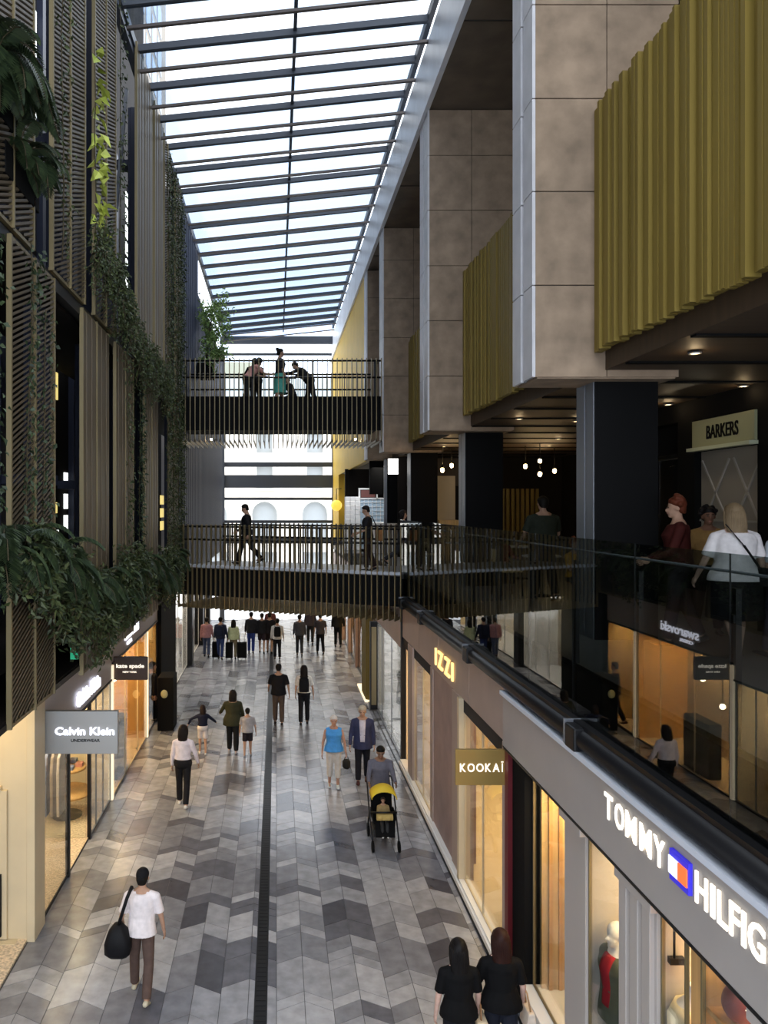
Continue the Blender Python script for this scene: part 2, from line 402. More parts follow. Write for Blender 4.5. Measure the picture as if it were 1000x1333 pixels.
# stone fins
FIN = [(9.25, 10.02, 7.86), (15.66, 16.5, 7.86), (22.3, 23.0, 7.90), (26.3, 27.0, 7.93)]
flab = ['nearest brown stone pillar hanging from the roof edge', 'second brown stone pillar from the camera, above the middle column',
        'third brown stone pillar, at the end of the upper bridge', 'farthest stone pillar beside the tall yellow wall']
for (y0, y1, zb), lab in zip(FIN, flab):
    t = thing('stone_pillar', lab, 'pillar', (3.1, y0, zb), group='stone pillars of the right building')
    b = MB(); b.box(3.13, y0+.02, zb+.02, 4.83, y1-.02, 14.4); b.build('core', M['joint'], t)
    b = MB(); zs = [zb, 8.97, 10.1, 11.22, 12.35, 13.47, 14.4]
    for z0, z1 in zip(zs, zs[1:]):
        for x0, x1 in ((3.1, 3.98), (3.98, 4.85)):
            b.box(x0+.005+(.015 if x0 < 3.5 else 0), y0, z0+.006, x1-.005, y0+.04, z1-.006); b.box(x0+.005, y1-.04, z0+.006, x1-.005, y1, z1-.006)
        b.box(4.81, y0+.045, z0+.006, 4.85, y1-.045, z1-.006)
    b.box(3.15, y0+.03, zb-.01, 4.82, y1-.03, zb+.03)
    b.build('front_tiles', M['stone'], t, bevel=.004)
    b = MB(); ym = (y0+y1)/2
    for z0, z1 in zip(zs, zs[1:]):
        b.box(3.08, y0+.0, z0+.006, 3.12, ym-.05, z1-.006); b.box(3.08, ym+.05, z0+.006, 3.12, y1, z1-.006)
        b.box(3.115, ym-.05, z0, 3.13, ym+.05, z1, 1)
    b.build('edge_tiles', [M['stone_side_lit'], M['grey']], t, bevel=.004)

# gold slatted parapets
GP = [(2.4, 9.2, 'nearest yellow slatted parapet, at the top right'), (10.06, 15.62, 'second yellow slatted parapet, between the two nearest stone pillars'),
      (16.54, 22.26, 'third yellow slatted parapet, between the second and third stone pillars'), (23.04, 26.26, 'small yellow slatted parapet behind the third stone pillar')]
for y0, y1, lab in GP:
    t = thing('slatted_parapet', lab, 'parapet', (3.85, y0, 8.15), group='yellow slatted parapets')
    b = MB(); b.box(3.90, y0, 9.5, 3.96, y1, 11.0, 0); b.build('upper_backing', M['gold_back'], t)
    b = MB(); b.box(3.90, y0, 8.2, 3.96, y1, 9.5, 0); b.build('lower_backing', M['gold_low_shade'], t)
    b = MB(); y = y0+.02
    while y < y1-.05:
        d = rnd.choice((.035, .06, .085)); w = rnd.choice((.045, .06, .09))
        b.box(3.85-d, y, 8.15+rnd.choice((0,.02)), 3.90, y+w, 11.05); y += w+rnd.choice((.022, .03, .045))
    b.build('slats', M['gold'], t)
# tall yellow wall at the far end
t = thing('yellow_wall_panel', 'tall yellow ribbed wall at the far right end under the roof', 'wall panel', (3.1, 27.1, 7.93))
b = MB(); b.box(3.14, 27.05, 7.93, 3.4, 43, 14.42, 0); b.build('backing', M['gold_back'], t)
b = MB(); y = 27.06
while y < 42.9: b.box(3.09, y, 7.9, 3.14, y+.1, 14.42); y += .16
b.build('slats', M['gold_far_lit'], t)
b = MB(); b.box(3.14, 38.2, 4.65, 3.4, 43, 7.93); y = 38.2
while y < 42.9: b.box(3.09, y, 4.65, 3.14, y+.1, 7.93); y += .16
tag(b.build('yellow_wall_panel', M['gold_far_lit']), 'yellow ribbed panel at the end of the walkway beside the screen', 'wall panel')

# black columns
clab = ['massive black column behind the glass balustrade, nearest the camera', 'second black column, under the second stone pillar', 'third black column, behind the walkers on the lower bridge']
for (y0, xx), lab in zip(((9.5, 3.94), (16.0, 3.94), (22.5, 3.94)), clab):
    t = thing('black_column', lab, 'column', (xx+.4, y0+.28, 4.655), group='black columns of the upper walkway')
    b = MB(); b.box(xx, y0, 4.655, xx+.78, y0+.02, 7.95); b.box(xx+.76, y0+.02, 4.655, xx+.78, y0+.56, 7.95); b.box(xx, y0+.54, 4.655, xx+.78, y0+.56, 7.95); b.build('cladding', M['blackm'], t)
    b = MB(); b.box(xx-.012, y0+.02, 4.655, xx+.02, y0+.27, 7.95); b.box(xx-.012, y0+.30, 4.655, xx+.02, y0+.56, 7.95); b.box(xx, y0+.25, 4.66, xx+.02, y0+.32, 7.95)
    b.build('side_panel', M['grey'], t, bevel=.004)

# level-1 shop wall on the right with window and sign
b = MB(); b.box(6.4, 5.5, 4.655, 6.7, 9.95, 7.95); b.box(6.4, 9.95, 4.655, 6.7, 10.22, 7.95); b.box(6.4, 11.75, 4.655, 6.7, 12.25, 7.95); b.box(6.4, 13.6, 4.655, 6.7, 14.2, 7.95)
b.box(6.4, 10.22, 7.62, 6.7, 11.75, 7.95); b.box(6.4, 12.25, 7.65, 6.7, 13.6, 7.95); b.box(6.39, 12.25, 7.1, 6.6, 13.6, 7.15)
struct(b.build('wall_right_upper', M['blackm']), 'black shopfront on the upper level')
t = thing('shop_sign', 'olive shop sign above the diamond panelled window on the upper level', 'sign', (6.4, 10.9, 7.2))
b = MB(); b.box(6.36, 10.22, 7.2, 6.46, 11.75, 7.6); b.build('board', mat('sign_olive', (.30,.30,.17), .5), t)
b = MB(); put_text(b, 'BARKERS', (6.355, 11.35, 7.30), (0,-1,0), .78, .2, .012); b.build('lettering', M['blackm'], t)
b = MB(); b.box(6.28, 10.2, 7.14, 6.4, 11.77, 7.19); b.build('light_strip', mat('strip_green', (.5,.52,.36), .4), t)
b = MB(); b.box(6.5, 10.22, 4.655, 6.54, 11.75, 7.14, 0)
def dl(b, y0, z0, y1, z1): b.bar((6.485, y0, z0), (6.485, y1, z1), .02, .03, 1)
dl(b, 10.25, 7.0, 11.0, 5.9); dl(b, 11.7, 7.0, 10.9, 5.9); dl(b, 11.0, 7.0, 11.7, 6.0); dl(b, 10.9, 7.0, 10.25, 6.0); dl(b, 10.22, 6.1, 11.75, 6.1)
dl(b, 10.25, 6.1, 11.0, 5.0); dl(b, 11.7, 6.1, 10.9, 5.0)
tag(b.build('panelled_shutter', [mat('taupe_panel', (.30,.26,.21), .6), mat('taupe_rail', (.4,.36,.3), .5)]), 'taupe panel with diamond lines under the olive sign', 'panel')
window(12.27, 13.58, 4.7, 7.1, 6.5, m='black', lab='upper level shop window left of the olive sign')
b = MB(); b.box(7.5, 12.2, 4.655, 7.6, 14.2, 7.9); b.box(7.0, 13.0, 4.655, 7.2, 13.2, 7.0, 1); b.box(6.9, 12.4, 4.66, 7.3, 12.9, 6.2, 2)
struct(b.build('wall_right_upper', [M['dark'], M['concrete'], mat('mustard', (.45,.28,.04), .6)]), 'dim shop interior with a pale post and mustard cabinet')
area('shop_light', (7.0, 12.9, 7.0), .5, .8, 5, (1,.8,.5))
area('sign_wash', (5.9, 11, 7.85), .3, 1.2, 5, (1,.85,.6), (0, R(25), 0))
# ceiling downlights
n = 0
for px, py in ((905,459),(870,526),(968,502),(676,545),(727,571),(715,580),(578,581),(750,548),(640,588)):
    Y = 1630/(660-py); X = (px-360)*Y/1000
    if X < 3.95: X = 4.0
    t = thing('downlight', 'small round downlight in the brown walkway ceiling', 'downlight', (X, Y, 7.93), group='recessed downlights in the walkway ceiling')
    b = MB(); b.lathe([(.07,0),(.07,.0),(.066,-.012),(.05,-.014),(.045,-.004)], (X, Y, 7.93), 18); b.build('ring', M['grey'], t)
    b = MB(); b.lathe([(.045,-.008),(.04,-.012)], (X, Y, 7.93), 16); b.build('lens', emis('downlight_lens_%d' % n, (1,.8,.5), 2.2), t); n += 1
    point('downlight_lamp', (X, Y, 7.85), 1.6, (1,.72,.4), .05)

# cafe at the far part of the walkway
b = MB(); b.box(4.0, 25.3, 4.655, 9.4, 25.45, 7.93, 0)
b.box(4.3, 25.2, 7.0, 7.0, 25.3, 7.9, 1)
for k in range(16): b.box(6.1+k*.16, 25.18, 4.7, 6.2+k*.16, 25.3, 6.9, 2)
b.box(4.9, 25.2, 4.7, 5.6, 25.3, 6.9, 3)
struct(b.build('wall_far_upper', [M['dark'], M['brown'], M['gold_back'], M['navy2']]), 'back wall of the upper cafe with yellow ribs')
b = MB(); b.box(6.9, 14.2, 4.655, 9.4, 14.4, 7.93); struct(b.build('wall_right_upper', M['dark']), 'dark side wall of the upper cafe')
# panels between columns and far walkway glazing
b = MB(); b.box(3.72, 26.0, 5.75, 4.4, 26.05, 7.93); b.box(3.3, 27.2, 6.75, 3.8, 27.3, 7.93)
struct(b.build('wall_far_upper', M['blackm']), 'black panel beyond the third column')
for x, yy in ((3.68, 26.2), (4.45, 26.2)):
    b = MB(); b.box(x-.05, yy-.3, 4.655, x+.05, yy-.2, 7.9); struct(b.build('trim_11', M['grey']), 'pale steel mullion by the far walkway')
t = thing('glass_kiosk', 'pale blue glass block kiosk beyond the bridge on the walkway', 'kiosk', (3.5, 30.5, 4.655))
b = MB(); b.box(2.95+.3, 30, 4.655, 4.4, 32.0, 6.6); b.build('blocks', mat('glass_block', (.42,.55,.66), .25, noise=.1), t)
b = MB()
for k in range(8): b.box(3.25+k*.16, 29.97, 4.66, 3.27+k*.16, 30.0, 6.6)
for k in range(12): b.box(3.25, 29.97, 4.7+k*.16, 4.4, 30.0, 4.715+k*.16)
b.box(3.2, 29.95, 6.6, 4.45, 32.0, 6.66); b.box(3.2, 29.95, 4.66, 3.27, 30.02, 7.0); b.box(3.9, 29.95, 6.6, 3.95, 30.0, 7.0); b.box(3.2, 29.95, 6.98, 4.45, 30.02, 7.04)
b.build('joints', M['white'], t)
b = MB(); b.box(3.3, 29.98, 6.68, 3.85, 30.0, 6.96); b.build('menu_board', mat('menu_red', (.16,.05,.04), .5), t)
t = thing('white_pillar', 'rough white pillar with pale bricks beside the glass block kiosk', 'pillar', (3.15, 29.2, 4.655))
b = MB()
for k in range(12):
    for j in range(3): b.box(2.62+j*.19, 29.2+rnd.random()*.03, 4.66+k*.17, 2.80+j*.19, 29.6, 4.82+k*.17)
b.build('bricks', M['white'], t, bevel=.008)
b = MB(); b.box(3.58, 24.6, 7.35, 3.9, 24.66, 7.85); o = b.build('light_box', emis('lightbox', (1,.97,.92), 3)); tag(o, 'small glowing white light box sign under the walkway ceiling', 'sign')
b = MB(); b.box(3.45, 33, 4.655, 9, 33.2, 7.93); b.box(2.95, 33, 6.7, 3.45, 33.2, 7.93); struct(b.build('wall_far_upper', M['dark']), 'dark wall behind the kiosk')
b = MB(); b.ell((2.95, 37.8, 6.38), (.27,.27,.27)); t = thing('globe_lamp', 'glowing yellow globe lamp by the yellow panel', 'lamp', (2.95, 37.8, 6.38)); b.build('shade', M['lamp_y'], t)
b = MB(); b.tube([(2.95,37.8,6.62),(2.95,37.8,7.2),(3.2,37.8,7.2)], .02, 6); b.build('arm', M['black'], t)
b = MB(); b.box(3.25, 27.3, 4.655, 5.6, 28.2, 5.75)
tag(b.build('white_counter', M['white'], bevel=.02), 'long white counter beyond the bridge end', 'counter')
b = MB(); b.box(4.95, 24.7, 4.655, 5.75, 24.8, 7.3); tag(b.build('warm_backdrop', M['cream']), 'cream panel added as warm backdrop behind the bright pair of pendants', 'screen')  # added panel that makes a bright warm zone between the columns
b = MB(); b.box(5.0, 23.6, 4.655, 5.6, 24.1, 5.9); tag(b.build('cafe_cabinet', M['wood'], bevel=.01), 'oak cabinet below the bright pair of pendants', 'cabinet')
area('kiosk_fill', (3.2, 28.6, 7.7), 1.6, 1.2, 45, (.92,.95,1))  # added fill lamp to brighten the kiosk and white pillar
area('counter_fill', (4.2, 27.0, 7.7), 1.6, .8, 30, (1,.95,.85))  # added fill lamp, brightens the otherwise unlit counter
b = MB(); b.box(2.4, 27.3, 4.55, 3.9, 33, 4.655); struct(b.build('floor_upper', M['floor_up']), 'landing beyond the lower bridge end')
# pendant lamps
for px, py, Y, lab in ((576,612,20.5,'left glowing pendant of the bright pair left of the second column'), (588,606,21.2,'right glowing pendant of the bright pair left of the second column'),
                       (684,607,20.5,'left pendant lamp seen between the two nearest columns'), (703,617,19.8,'middle pendant lamp seen between the two nearest columns'), (703,600,22.0,'high pendant lamp seen between the two nearest columns'), (722,613,21.0,'right small pendant lamp seen between the two nearest columns')):
    p = at(px, py, Y)
    t = thing('pendant_lamp', lab, 'pendant lamp', tuple(p), group='glowing pendant lamps of the upper cafe')
    b = MB(); b.ell(tuple(p), (.05,.05,.065)); b.build('bulb', M['lamp_w'], t)
    b = MB(); b.tube([p+Vector((0,0,.09)), (p.x, p.y, 7.93)], .012, 6); b.lathe([(.02,.14),(.035,.06),(.02,.05)], tuple(p), 10); b.build('cord', M['black'], t)
    point('pendant_light', (p.x, p.y-.15, p.z-.12), 9, (1,.68,.32), .08)
# cafe furniture
def table(x, y, lab):
    t = thing('cafe_table', lab, 'table', (x, y, 4.655), group='cafe tables of the upper walkway')
    b = MB(); b.lathe([(.33,.72),(.35,.73),(.35,.75),(.33,.755)], (x,y,4.655), 24); b.build('tabletop', M['white'], t)
    b = MB(); b.lathe([(.22,0),(.2,.02),(.03,.04),(.025,.7),(.08,.72)], (x,y,4.655), 16); b.build('pedestal', M['black'], t)
def chair(x, y, rz, lab):
    t = thing('cafe_chair', lab, 'chair', (x, y, 4.655), rz, 'cafe chairs of the upper walkway')
    b = MB(); b.box(-.21,-.21,.44,.21,.21,.47); b.build('seat', M['wood'], t, local=True, bevel=.01)
    b = MB(); b.prism([(-.2,.62),(.2,.62),(.19,.86),(-.19,.86)], 'y', -.24, -.215); b.build('backrest', M['wood'], t, local=True, bevel=.01)
    for sx in (-1, 1):
        b = MB(); b.tube([(sx*.18,.18,.45),(sx*.2,.2,0)], .014, 6); b.build('leg', M['black'], t, local=True)
        b = MB(); b.tube([(sx*.19,-.23,.84),(sx*.18,-.2,.45),(sx*.2,-.22,0)], .014, 6); b.build('leg', M['black'], t, local=True)
for x, y, l1, l2 in ((4.9, 14.2, 'round white cafe table beyond the nearest black column', 'cafe chair beside the table beyond the nearest black column'),
                 (5.6, 17.6, 'round white cafe table between the two nearest columns', 'cafe chair at the table between the two nearest columns'),
                 (4.6, 19.3, 'round white cafe table beyond the second column', 'cafe chair at the table beyond the second column')):
    table(x, y, l1); chair(x-.6, y+.1, R(-80), l2)

# ---------------- balustrade along the right balcony
b = MB(); b.box(3.05, 1.0, 3.88, 3.2, 19.6, 4.12)
b.tube([(3.07, 1, 3.98), (3.07, 19.6, 3.98)], .10, 16)
struct(b.build('trim_12', M['black']), 'black curb below the glass balustrade')
for k, (y) in enumerate((18.6, 16.2, 12.26, 7.94)):
    t = thing('curb_light', ['curb floodlight nearest the bridge', 'second curb floodlight from the bridge', 'curb floodlight above the gold hanging sign', 'nearest curb floodlight, above the white letters'][k] , 'floodlight', (3.0, y, 3.95), group='black floodlights on the balcony curb')
    b = MB(); b.box(2.95, y-.32, 3.86, 3.10, y-.06, 4.10); b.build('housing', M['black'], t, bevel=.02)
    b = MB(); b.box(2.955, y-.05, 3.88, 3.19, y-.02, 4.125); b.build('bracket', M['grey'], t, bevel=.005)
t = thing('glass_balustrade', 'long clear glass balustrade with black posts along the right balcony', 'balustrade', (3.13, 1.1, 4.1))
for k in range(13):
    y0 = 19.4 - (k+1)*1.41; y1 = 19.4 - k*1.41
    b = MB(); b.add([(x_,y_,z_) for x_ in (3.126,3.136) for y_,z_ in ((y0,4.08),(y1,4.08),(y1,5.98),(y0,5.98))], [(0,1,2,3),(7,6,5,4)]); b.box(3.126, y0-.003, 4.08, 3.136, y0+.003, 5.98, 1); g = b.build('glass_panel', [M['glass_bal'], M['black']], t)
    b = MB(); b.box(3.15, y0-.035, 4.15, 3.19, y0+.035, 5.74); b.box(3.136, y0-.03, 4.3, 3.16, y0+.03, 4.36); b.box(3.136, y0-.03, 5.5, 3.16, y0+.03, 5.56); b.build('post', M['black'], t)
b = MB(); b.tube([(3.24, 1.1, 5.84), (3.24, 19.4, 5.84)], .011, 10)
b.build('handrail', M['grey'], t)

# ---------------- signs on the right
t = thing('shop_sign', 'white illuminated clothing shop lettering with a small flag on the greige fascia', 'sign', (2.98, 5.8, 3.52))
b = MB()
for ch, p0, p1 in (('T',788,798),('O',801.5,813),('M',815.5,829),('M',834,848.5),('Y',852,866),('H',906.5,922),('I',926.5,931.5),('L',935.5,948),('F',951,964),('I',967,972),('G',975.5,997),('E',1003,1018),('R',1023,1041)):
    ya = 2980/(p0-360); yb = 2980/(p1-360)
    if ch == 'H': b.build('lettering', M['lamp_c'], t); b = MB()
    put_text(b, ch, (2.975, ya, 3.50), (0,-1,0), ya-yb, .225, .012, off=.012)
b.build('lettering', M['lamp_c'], t)
y0 = 2980/(875-360); y1 = 2980/(900-360)
b = MB(); b.box(2.96, y1, 3.505, 2.99, y0, 3.735); b.build('flag', emis('flag_blue', (.04,.03,.6), .5), t)
b = MB(); b.box(2.95, (y0+y1)/2, 3.555, 2.96, y0-.0, 3.685); b.build('flag_white', emis('flag_white', (.85,.87,1), .8), t)
b = MB(); b.box(2.95, y1+.012, 3.555, 2.96, (y0+y1)/2, 3.685); b.build('flag_red', emis('flag_red', (.9,.16,.04), .8), t)
t = thing('hanging_sign', 'gold hanging shop sign with cream capitals, sticking out from the right wall', 'sign', (3.05, 10.2, 2.6))
b = MB(); b.box(2.37, 10.16, 2.62, 3.08, 10.21, 3.09); b.build('board', mat('sign_brass', (.36,.235,.07), .35, .5), t, bevel=.004)
b = MB()
x = 2.425
for ch, w in (('K',.078),('O',.095),('O',.095),('K',.078),('A',.09),('Ï',.028)):
    put_text(b, ch, (x, 10.15, 2.80), (1,0,0), w, .11 if ch != 'Ï' else .14, .008, off=.008); x += w+.022
b.build('lettering', M['lamp_c'], t)
b = MB(); b.tube([(3.08,10.185,2.7),(3.14,10.185,2.7)], .012, 6); b.tube([(3.08,10.185,3.0),(3.14,10.185,3.0)], .012, 6); b.build('bracket', M['black'], t)
t = thing('shop_sign', 'glowing gold letters on the pinkish fascia above the middle shop', 'sign', (3.06, 14, 3.3))
b = MB(); ya = 14.75
for ch, w in (('I',.08),('Z',.40),('Z',.40),('I',.08)):
    put_text(b, ch, (3.05, ya, 3.28), (0,-1,0), w, .32, .03); ya -= w+.17
b.build('lettering', M['lamp_g'], t)
# ================================================================ LEFT SIDE
XL = -3.55; XS = -2.75
b = MB(); b.box(-5.6, 11.15, 0, -3.60, 11.3, 4.0, 0); b.box(-3.62, 11.12, 0, -3.50, 11.62, 4.0, 0); b.box(-5.6, 4, 0, -5.5, 11.2, 4.0, 0)
b.box(-4.15, 11.1, .05, -3.9, 11.16, 2.2, 0); b.box(-5.5, 11.08, 2.2, -3.98, 11.17, 2.26, 0)
b.box(-4.02, 11.06, .1, -3.97, 11.10, 1.0, 1); b.box(-5.5, 11.0, 0, -3.75, 11.15, .035, 0)
struct(b.build('wall_left', [M['cream'], M['black']], bevel=.006), 'cream shutter wall of the recessed shop at the lower left')
area('recess_light', (-4.3, 10.2, 3.8), .8, 1.2, 40, (1,.74,.36))
def shop_left(y0, y1, wall, flo, depth=2.2, z0=.04, z1=2.9, power=60, col=(1,.74,.42), label=None):
    b = MB()
    b.box(XL-depth-.08, y0, 0, XL-depth, y1, z1, 0)
    b.box(XL-depth, y0, 0, XL-.02, y0+.06, z1, 0); b.box(XL-depth, y1-.06, 0, XL-.02, y1, z1, 0)
    b.box(XL-depth, y0, -.002, XL-.02, y1, z0, 1); b.box(XL-depth, y0, z1, XL-.02, y1, z1+.05, 2)
    struct(b.build('wall_left', [M[wall], M[flo], M['white']]), label)
    area('shop_light', (XL-depth*.45, (y0+y1)/2, z1-.03), depth*.6, (y1-y0)*.8, power, col)
shop_left(11.65, 16.4, 'cream2', 'mosaic', 2.4, power=300, col=(1,.78,.48), label='underwear shop interior behind the grey hanging sign')
shop_left(16.5, 20.9, 'wood_o', 'mosaic', 1.8, power=300, col=(1,.66,.28), label='orange lit shop interior below the small dark sign')
shop_left(21.0, 22.8, 'wood', 'mosaic', 1.6, z1=3.6, power=140, col=(1,.72,.36), label='amber lit window before the black column')
shop_left(26.2, 30.5, 'white', 'white', 1.8, z1=3.4, power=160, col=(1,.9,.78), label='pale lit shop interior beyond the black column')
shop_left(31.2, 41, 'cream2', 'white', 1.8, z1=3.4, power=280, col=(1,.85,.65), label='far left shop interiors')
b = MB(); b.box(-3.8, 11.3, 2.62, XL+.02, 16.45, 4.0); b.box(-3.8, 11.3, 2.58, XL+.04, 16.45, 2.62, 1)
struct(b.build('wall_left', [mat('fascia_lilac', (.40,.37,.38), .45), M['black']], bevel=.005), 'lilac grey fascia over the underwear shop')
b = MB(); b.box(-3.8, 16.45, 2.97, XL+.03, 22.7, 4.0); b.box(-3.8, 16.45, 2.92, XL+.05, 22.7, 2.97, 1)
struct(b.build('wall_left', [mat('fascia_mauve', (.30,.25,.24), .5), M['black']], bevel=.005), 'mauve fascia over the orange lit shop')
b = MB(); b.box(-3.8, 26.0, 3.4, XL, 41, 4.0); struct(b.build('wall_left', M['blackm']), 'dark fascia at the far left')
b = MB(); b.box(-3.9, 22.8, 0, -3.42, 26.1, 4.0); struct(b.build('wall_left', M['blackm'], bevel=.01), 'large black pier on the left')
for y in (30.5, 35.0, 38.5):
    b = MB(); b.box(-3.8, y, 0, -3.35, y+.6, 4.0); struct(b.build('wall_left', M['black']), 'slim black pier at the far left')
for y0, y1, mul, m, lab in ((11.68, 13.05, (), 'black', 'window with hanging garments below the grey sign'), (14.65, 16.4, (15.1, 15.7), 'grey', 'narrow glazing right of the open shop door'),
        (16.55, 20.9, (18.0, 19.6), 'cream', 'orange glowing shop window on the left'), (21.0, 22.75, (), 'black', 'amber glowing window beside the black pier'),
        (26.2, 30.4, (27.6, 29.0), 'white', 'pale shop window beyond the black pier'), (31.2, 34.9, (33,), 'white', 'far left shop window'), (35.7, 38.4, (), 'white', 'farthest left shop window')):
    window(y0, y1, .05, 2.58 if y1 < 16.5 else (2.92 if y1 < 22 else 3.4), XL, m=m, mull=mul, lab=lab)
# open door frame
t = sempty('door_1', 'open dark doorway of the underwear shop', (XL, 13.1, 0))
b = MB(); b.box(XL-.04, 13.06, 0, XL+.02, 13.16, 2.6); b.box(XL-.04, 14.56, 0, XL+.02, 14.65, 2.6); b.build('frame', M['black'], t)
b = MB(); b.box(XL-1.0, 14.5, .05, XL-.05, 14.54, 2.5); b.build('leaf', M['glass'], t)
b = MB(); b.box(XL-.02, 16.42, .03, XL+.05, 16.54, 2.9); b.box(XL-.02, 20.9, .03, XL+.05, 21.0, 2.9); struct(b.build('trim_13', M['lamp_pan']), 'lit edge strips of the orange shop')

# slab edge and soffit above left shops
b = MB(); b.box(-3.9, 4, 4.0, XS-.06, 22.2, 4.08); b.box(XS-.12, 4, 3.99, XS-.03, 22.2, 4.06, 1)
b.box(-4.3, 4, 4.5, -2.95, 40, 4.66); b.box(-4.3, 4, 9.0, -2.95, 40, 9.16)
struct(b.build('floor_upper', [M['dark'], M['black']]), 'slab edges of the left building')
b = MB(); b.box(-4.6, -2, 4.1, -4.5, 26, 24.0, 0)
b.box(-4.6, 26, 4.1, -4.5, 30, 20.0, 0)
for k in range(12): b.box(-4.5, -1+k*2.2, 4.1, -4.38, -.7+k*2.2, 16, 1)
struct(b.build('wall_left_upper', [M['dark'], M['navy']]), 'dark glazed wall behind the bronze screens')
# lit slots in the back wall (real lit windows)
wl = emis('office_window', (.95,1,.97), 1.6); wy = emis('office_window_warm', (1,.78,.25), 1.0)
for p0, p1, ya, yb, m in ((84,88,607,690,wl),(69,74,648,668,wy),(70,76,688,695,wl),(138,142,612,695,wl),(178,182,635,690,wl),(72,75,470,520,wy),(42,47,0,190,wl),(108,112,120,300,wl),(164,171,250,400,wl),(209,213,640,690,wy),(145,149,560,600,wl)):
    Y0 = 4480/(360-p0); Y1 = 4480/(360-p1); Ym = (Y0+Y1)/2; z1 = 6.3-(ya-660)*Ym/1000; z0 = 6.3-(yb-660)*Ym/1000
    wn[0] += 1; b = MB(); nz = max(1, int((z1-z0)/.45))
    for q in range(nz): b.box(-4.5, Y0, z0+q*(z1-z0)/nz, -4.47, Y1, z0+(q+.7)*(z1-z0)/nz)
    struct(b.build('window_%d' % wn[0], m), 'slim lit window behind the bronze screens')
# navy uprights between screens
def upright(y, w, z0, z1, x0=-3.35, lab=''):
    b = MB(); b.box(x0, y, z0, x0+.22, y+w, z1); b.box(x0+.05, y-.02, z0, x0+.17, y+w+.02, z1)
    for z in (6.6, 9.1, 11.6, 14):
        if z0 < z < z1: b.box(x0-.3, y+.02, z, x0+.3, y+w-.02, z+.14)
    return b
ups = [(8.9,.5,9.1,15.6),(11.15,.4,9.1,15.6),(13.3,.35,9.1,15.5),(14.25,.4,9.1,15.5),(10.15,.6,4.1,9.1),(12.75,.35,4.1,9.1),(15.1,.5,4.1,9.1),(17.3,.4,9.1,15.3),(18.2,.5,4.1,9.1)]
for y, w, z0, z1 in ups:
    tag(upright(y, w, z0, z1).build('steel_post', M['navy'], bevel=.01), 'dark navy steel post %s' % {8.9:'in the first gap of the upper screen row',11.15:'in the second gap of the upper screen row',13.3:'just beyond the third upper screen',14.25:'beside the diagonal bracing rods',10.15:'in the first gap of the lower screen row',12.75:'in the second gap of the lower screen row',15.1:'in the wide third gap of the lower screen row',17.3:'behind the narrow plain upper screen',18.2:'beyond the fourth lower screen'}[y], 'post')
b = MB()
for i, (ya, za, yb, zb) in enumerate(((13.4,15.2,15.2,12.2),(13.4,12.1,15.2,9.2),(13.4,9.2,15.2,12.1),(15.3,12.2,16.4,15.2))): b.bar((-3.2,ya,za),(-3.2,yb,zb),.07,.07)
tag(b.build('steel_bracing', M['steel'], bevel=.004), 'diagonal steel bracing rods in the gap beside the tall plain screen', 'bracing')

# bronze screens
def screen(y0, y1, z0, z1, lab, solid=False, slope=.40, ztop2=None):
    t = thing('slatted_screen', lab, 'screen', (XS, y0, z0), group='bronze mesh screens of the left building')
    zt = ztop2 if ztop2 else z1
    b = MB(); e = .035
    ys = [y0, (y0+y1)/2, y1]
    for k, y in enumerate((y0, y1)):
        b.box(XS-.035, y-e/2, z0, XS+.02, y+e/2, z1)
    b.box(XS-.05, y0, z0, XS+.0, y1, z0+.04); b.box(XS-.05, y0, z1-.04, XS+.0, y1, z1)
    b.build('frame', M['bronze_edge'], t)
    b = MB(); b.box(XS-.03, (y0+y1)/2-.015, z0, XS+.03, (y0+y1)/2+.015, z1); b.build('rib', M['bronze_edge'], t)
    b = MB()
    if solid:
        n = max(4, int((y1-y0)/.16))
        for k in range(n):
            ya = y0+e/2+(y1-y0-e)*k/n; yb = ya+(y1-y0-e)/n
            b.box(XS-.03+(.02 if k % 2 else 0), ya, z0+.04, XS+.012+(.012 if k % 2 else 0), yb-.006, z1-.04)
        b.build('sheet', M['bronze'], t, fix=False)
    else:
        pitch = .062; th = .030; z = z0-slope*(y1-y0)
        while z < z1:
            a, c = y0+e/2, y1-e/2
            za, zc = z, z+slope*(c-a)
            # clip to z0..z1
            A, C = a, c
            if za < z0+.04: A = a+(z0+.04-za)/slope; za = z0+.04
            if zc > z1-.04: C = c-(zc-(z1-.04))/slope; zc = z1-.04
            if C-A > .04:
                x0, x1 = XS-.022, XS+.010
                b.add([(x1,A,za),(x1,C,zc),(x1,C,zc+th),(x1,A,za+th),(x0,A,za-.02),(x0,C,zc-.02),(x0,C,zc+th-.02),(x0,A,za+th-.02)],
                      [(0,1,2,3),(7,6,5,4),(3,2,6,7),(0,4,5,1)])
            z += pitch
        b.build('mesh', M['bronze'], t, fix=False)
    return t
LOW = [(5.2,7.2,'lowest row, screen at the left edge nearest the camera',0),(7.93,9.48,'first fully visible of the lower row, reaching lowest',0),(10.87,12.5,'second screen of the lower row from the left',1),
       (13.1,14.7,'third screen of the lower row from the left',1),(16.0,17.7,'fourth screen of the lower row from the left',1),(19.6,21.4,'last screen of the lower row, covered in vines beside the bridges',0)]
for y0, y1, lab, so in LOW: screen(y0, y1, 4.0 if y0 < 10 else 3.92, 9.12, 'bronze mesh screen, '+lab, bool(so))
UP = [(5.0,6.9,'nearest screen of the upper row beyond the left edge',0),(7.3,8.68,'leftmost screen of the upper row, behind the big fern',0),(9.42,11.0,'second of the upper row from the left',0),(11.6,13.1,'third screen of the upper row, beside the bright climber',0),
      (15.1,16.9,'tall plain one under the first roof beams',1),(17.3,18.55,'narrow upper row screen right of the tall plain one',1),(18.8,19.9,'second last screen of the upper row',0),(20.9,21.9,'last vine covered screen of the upper row',0)]
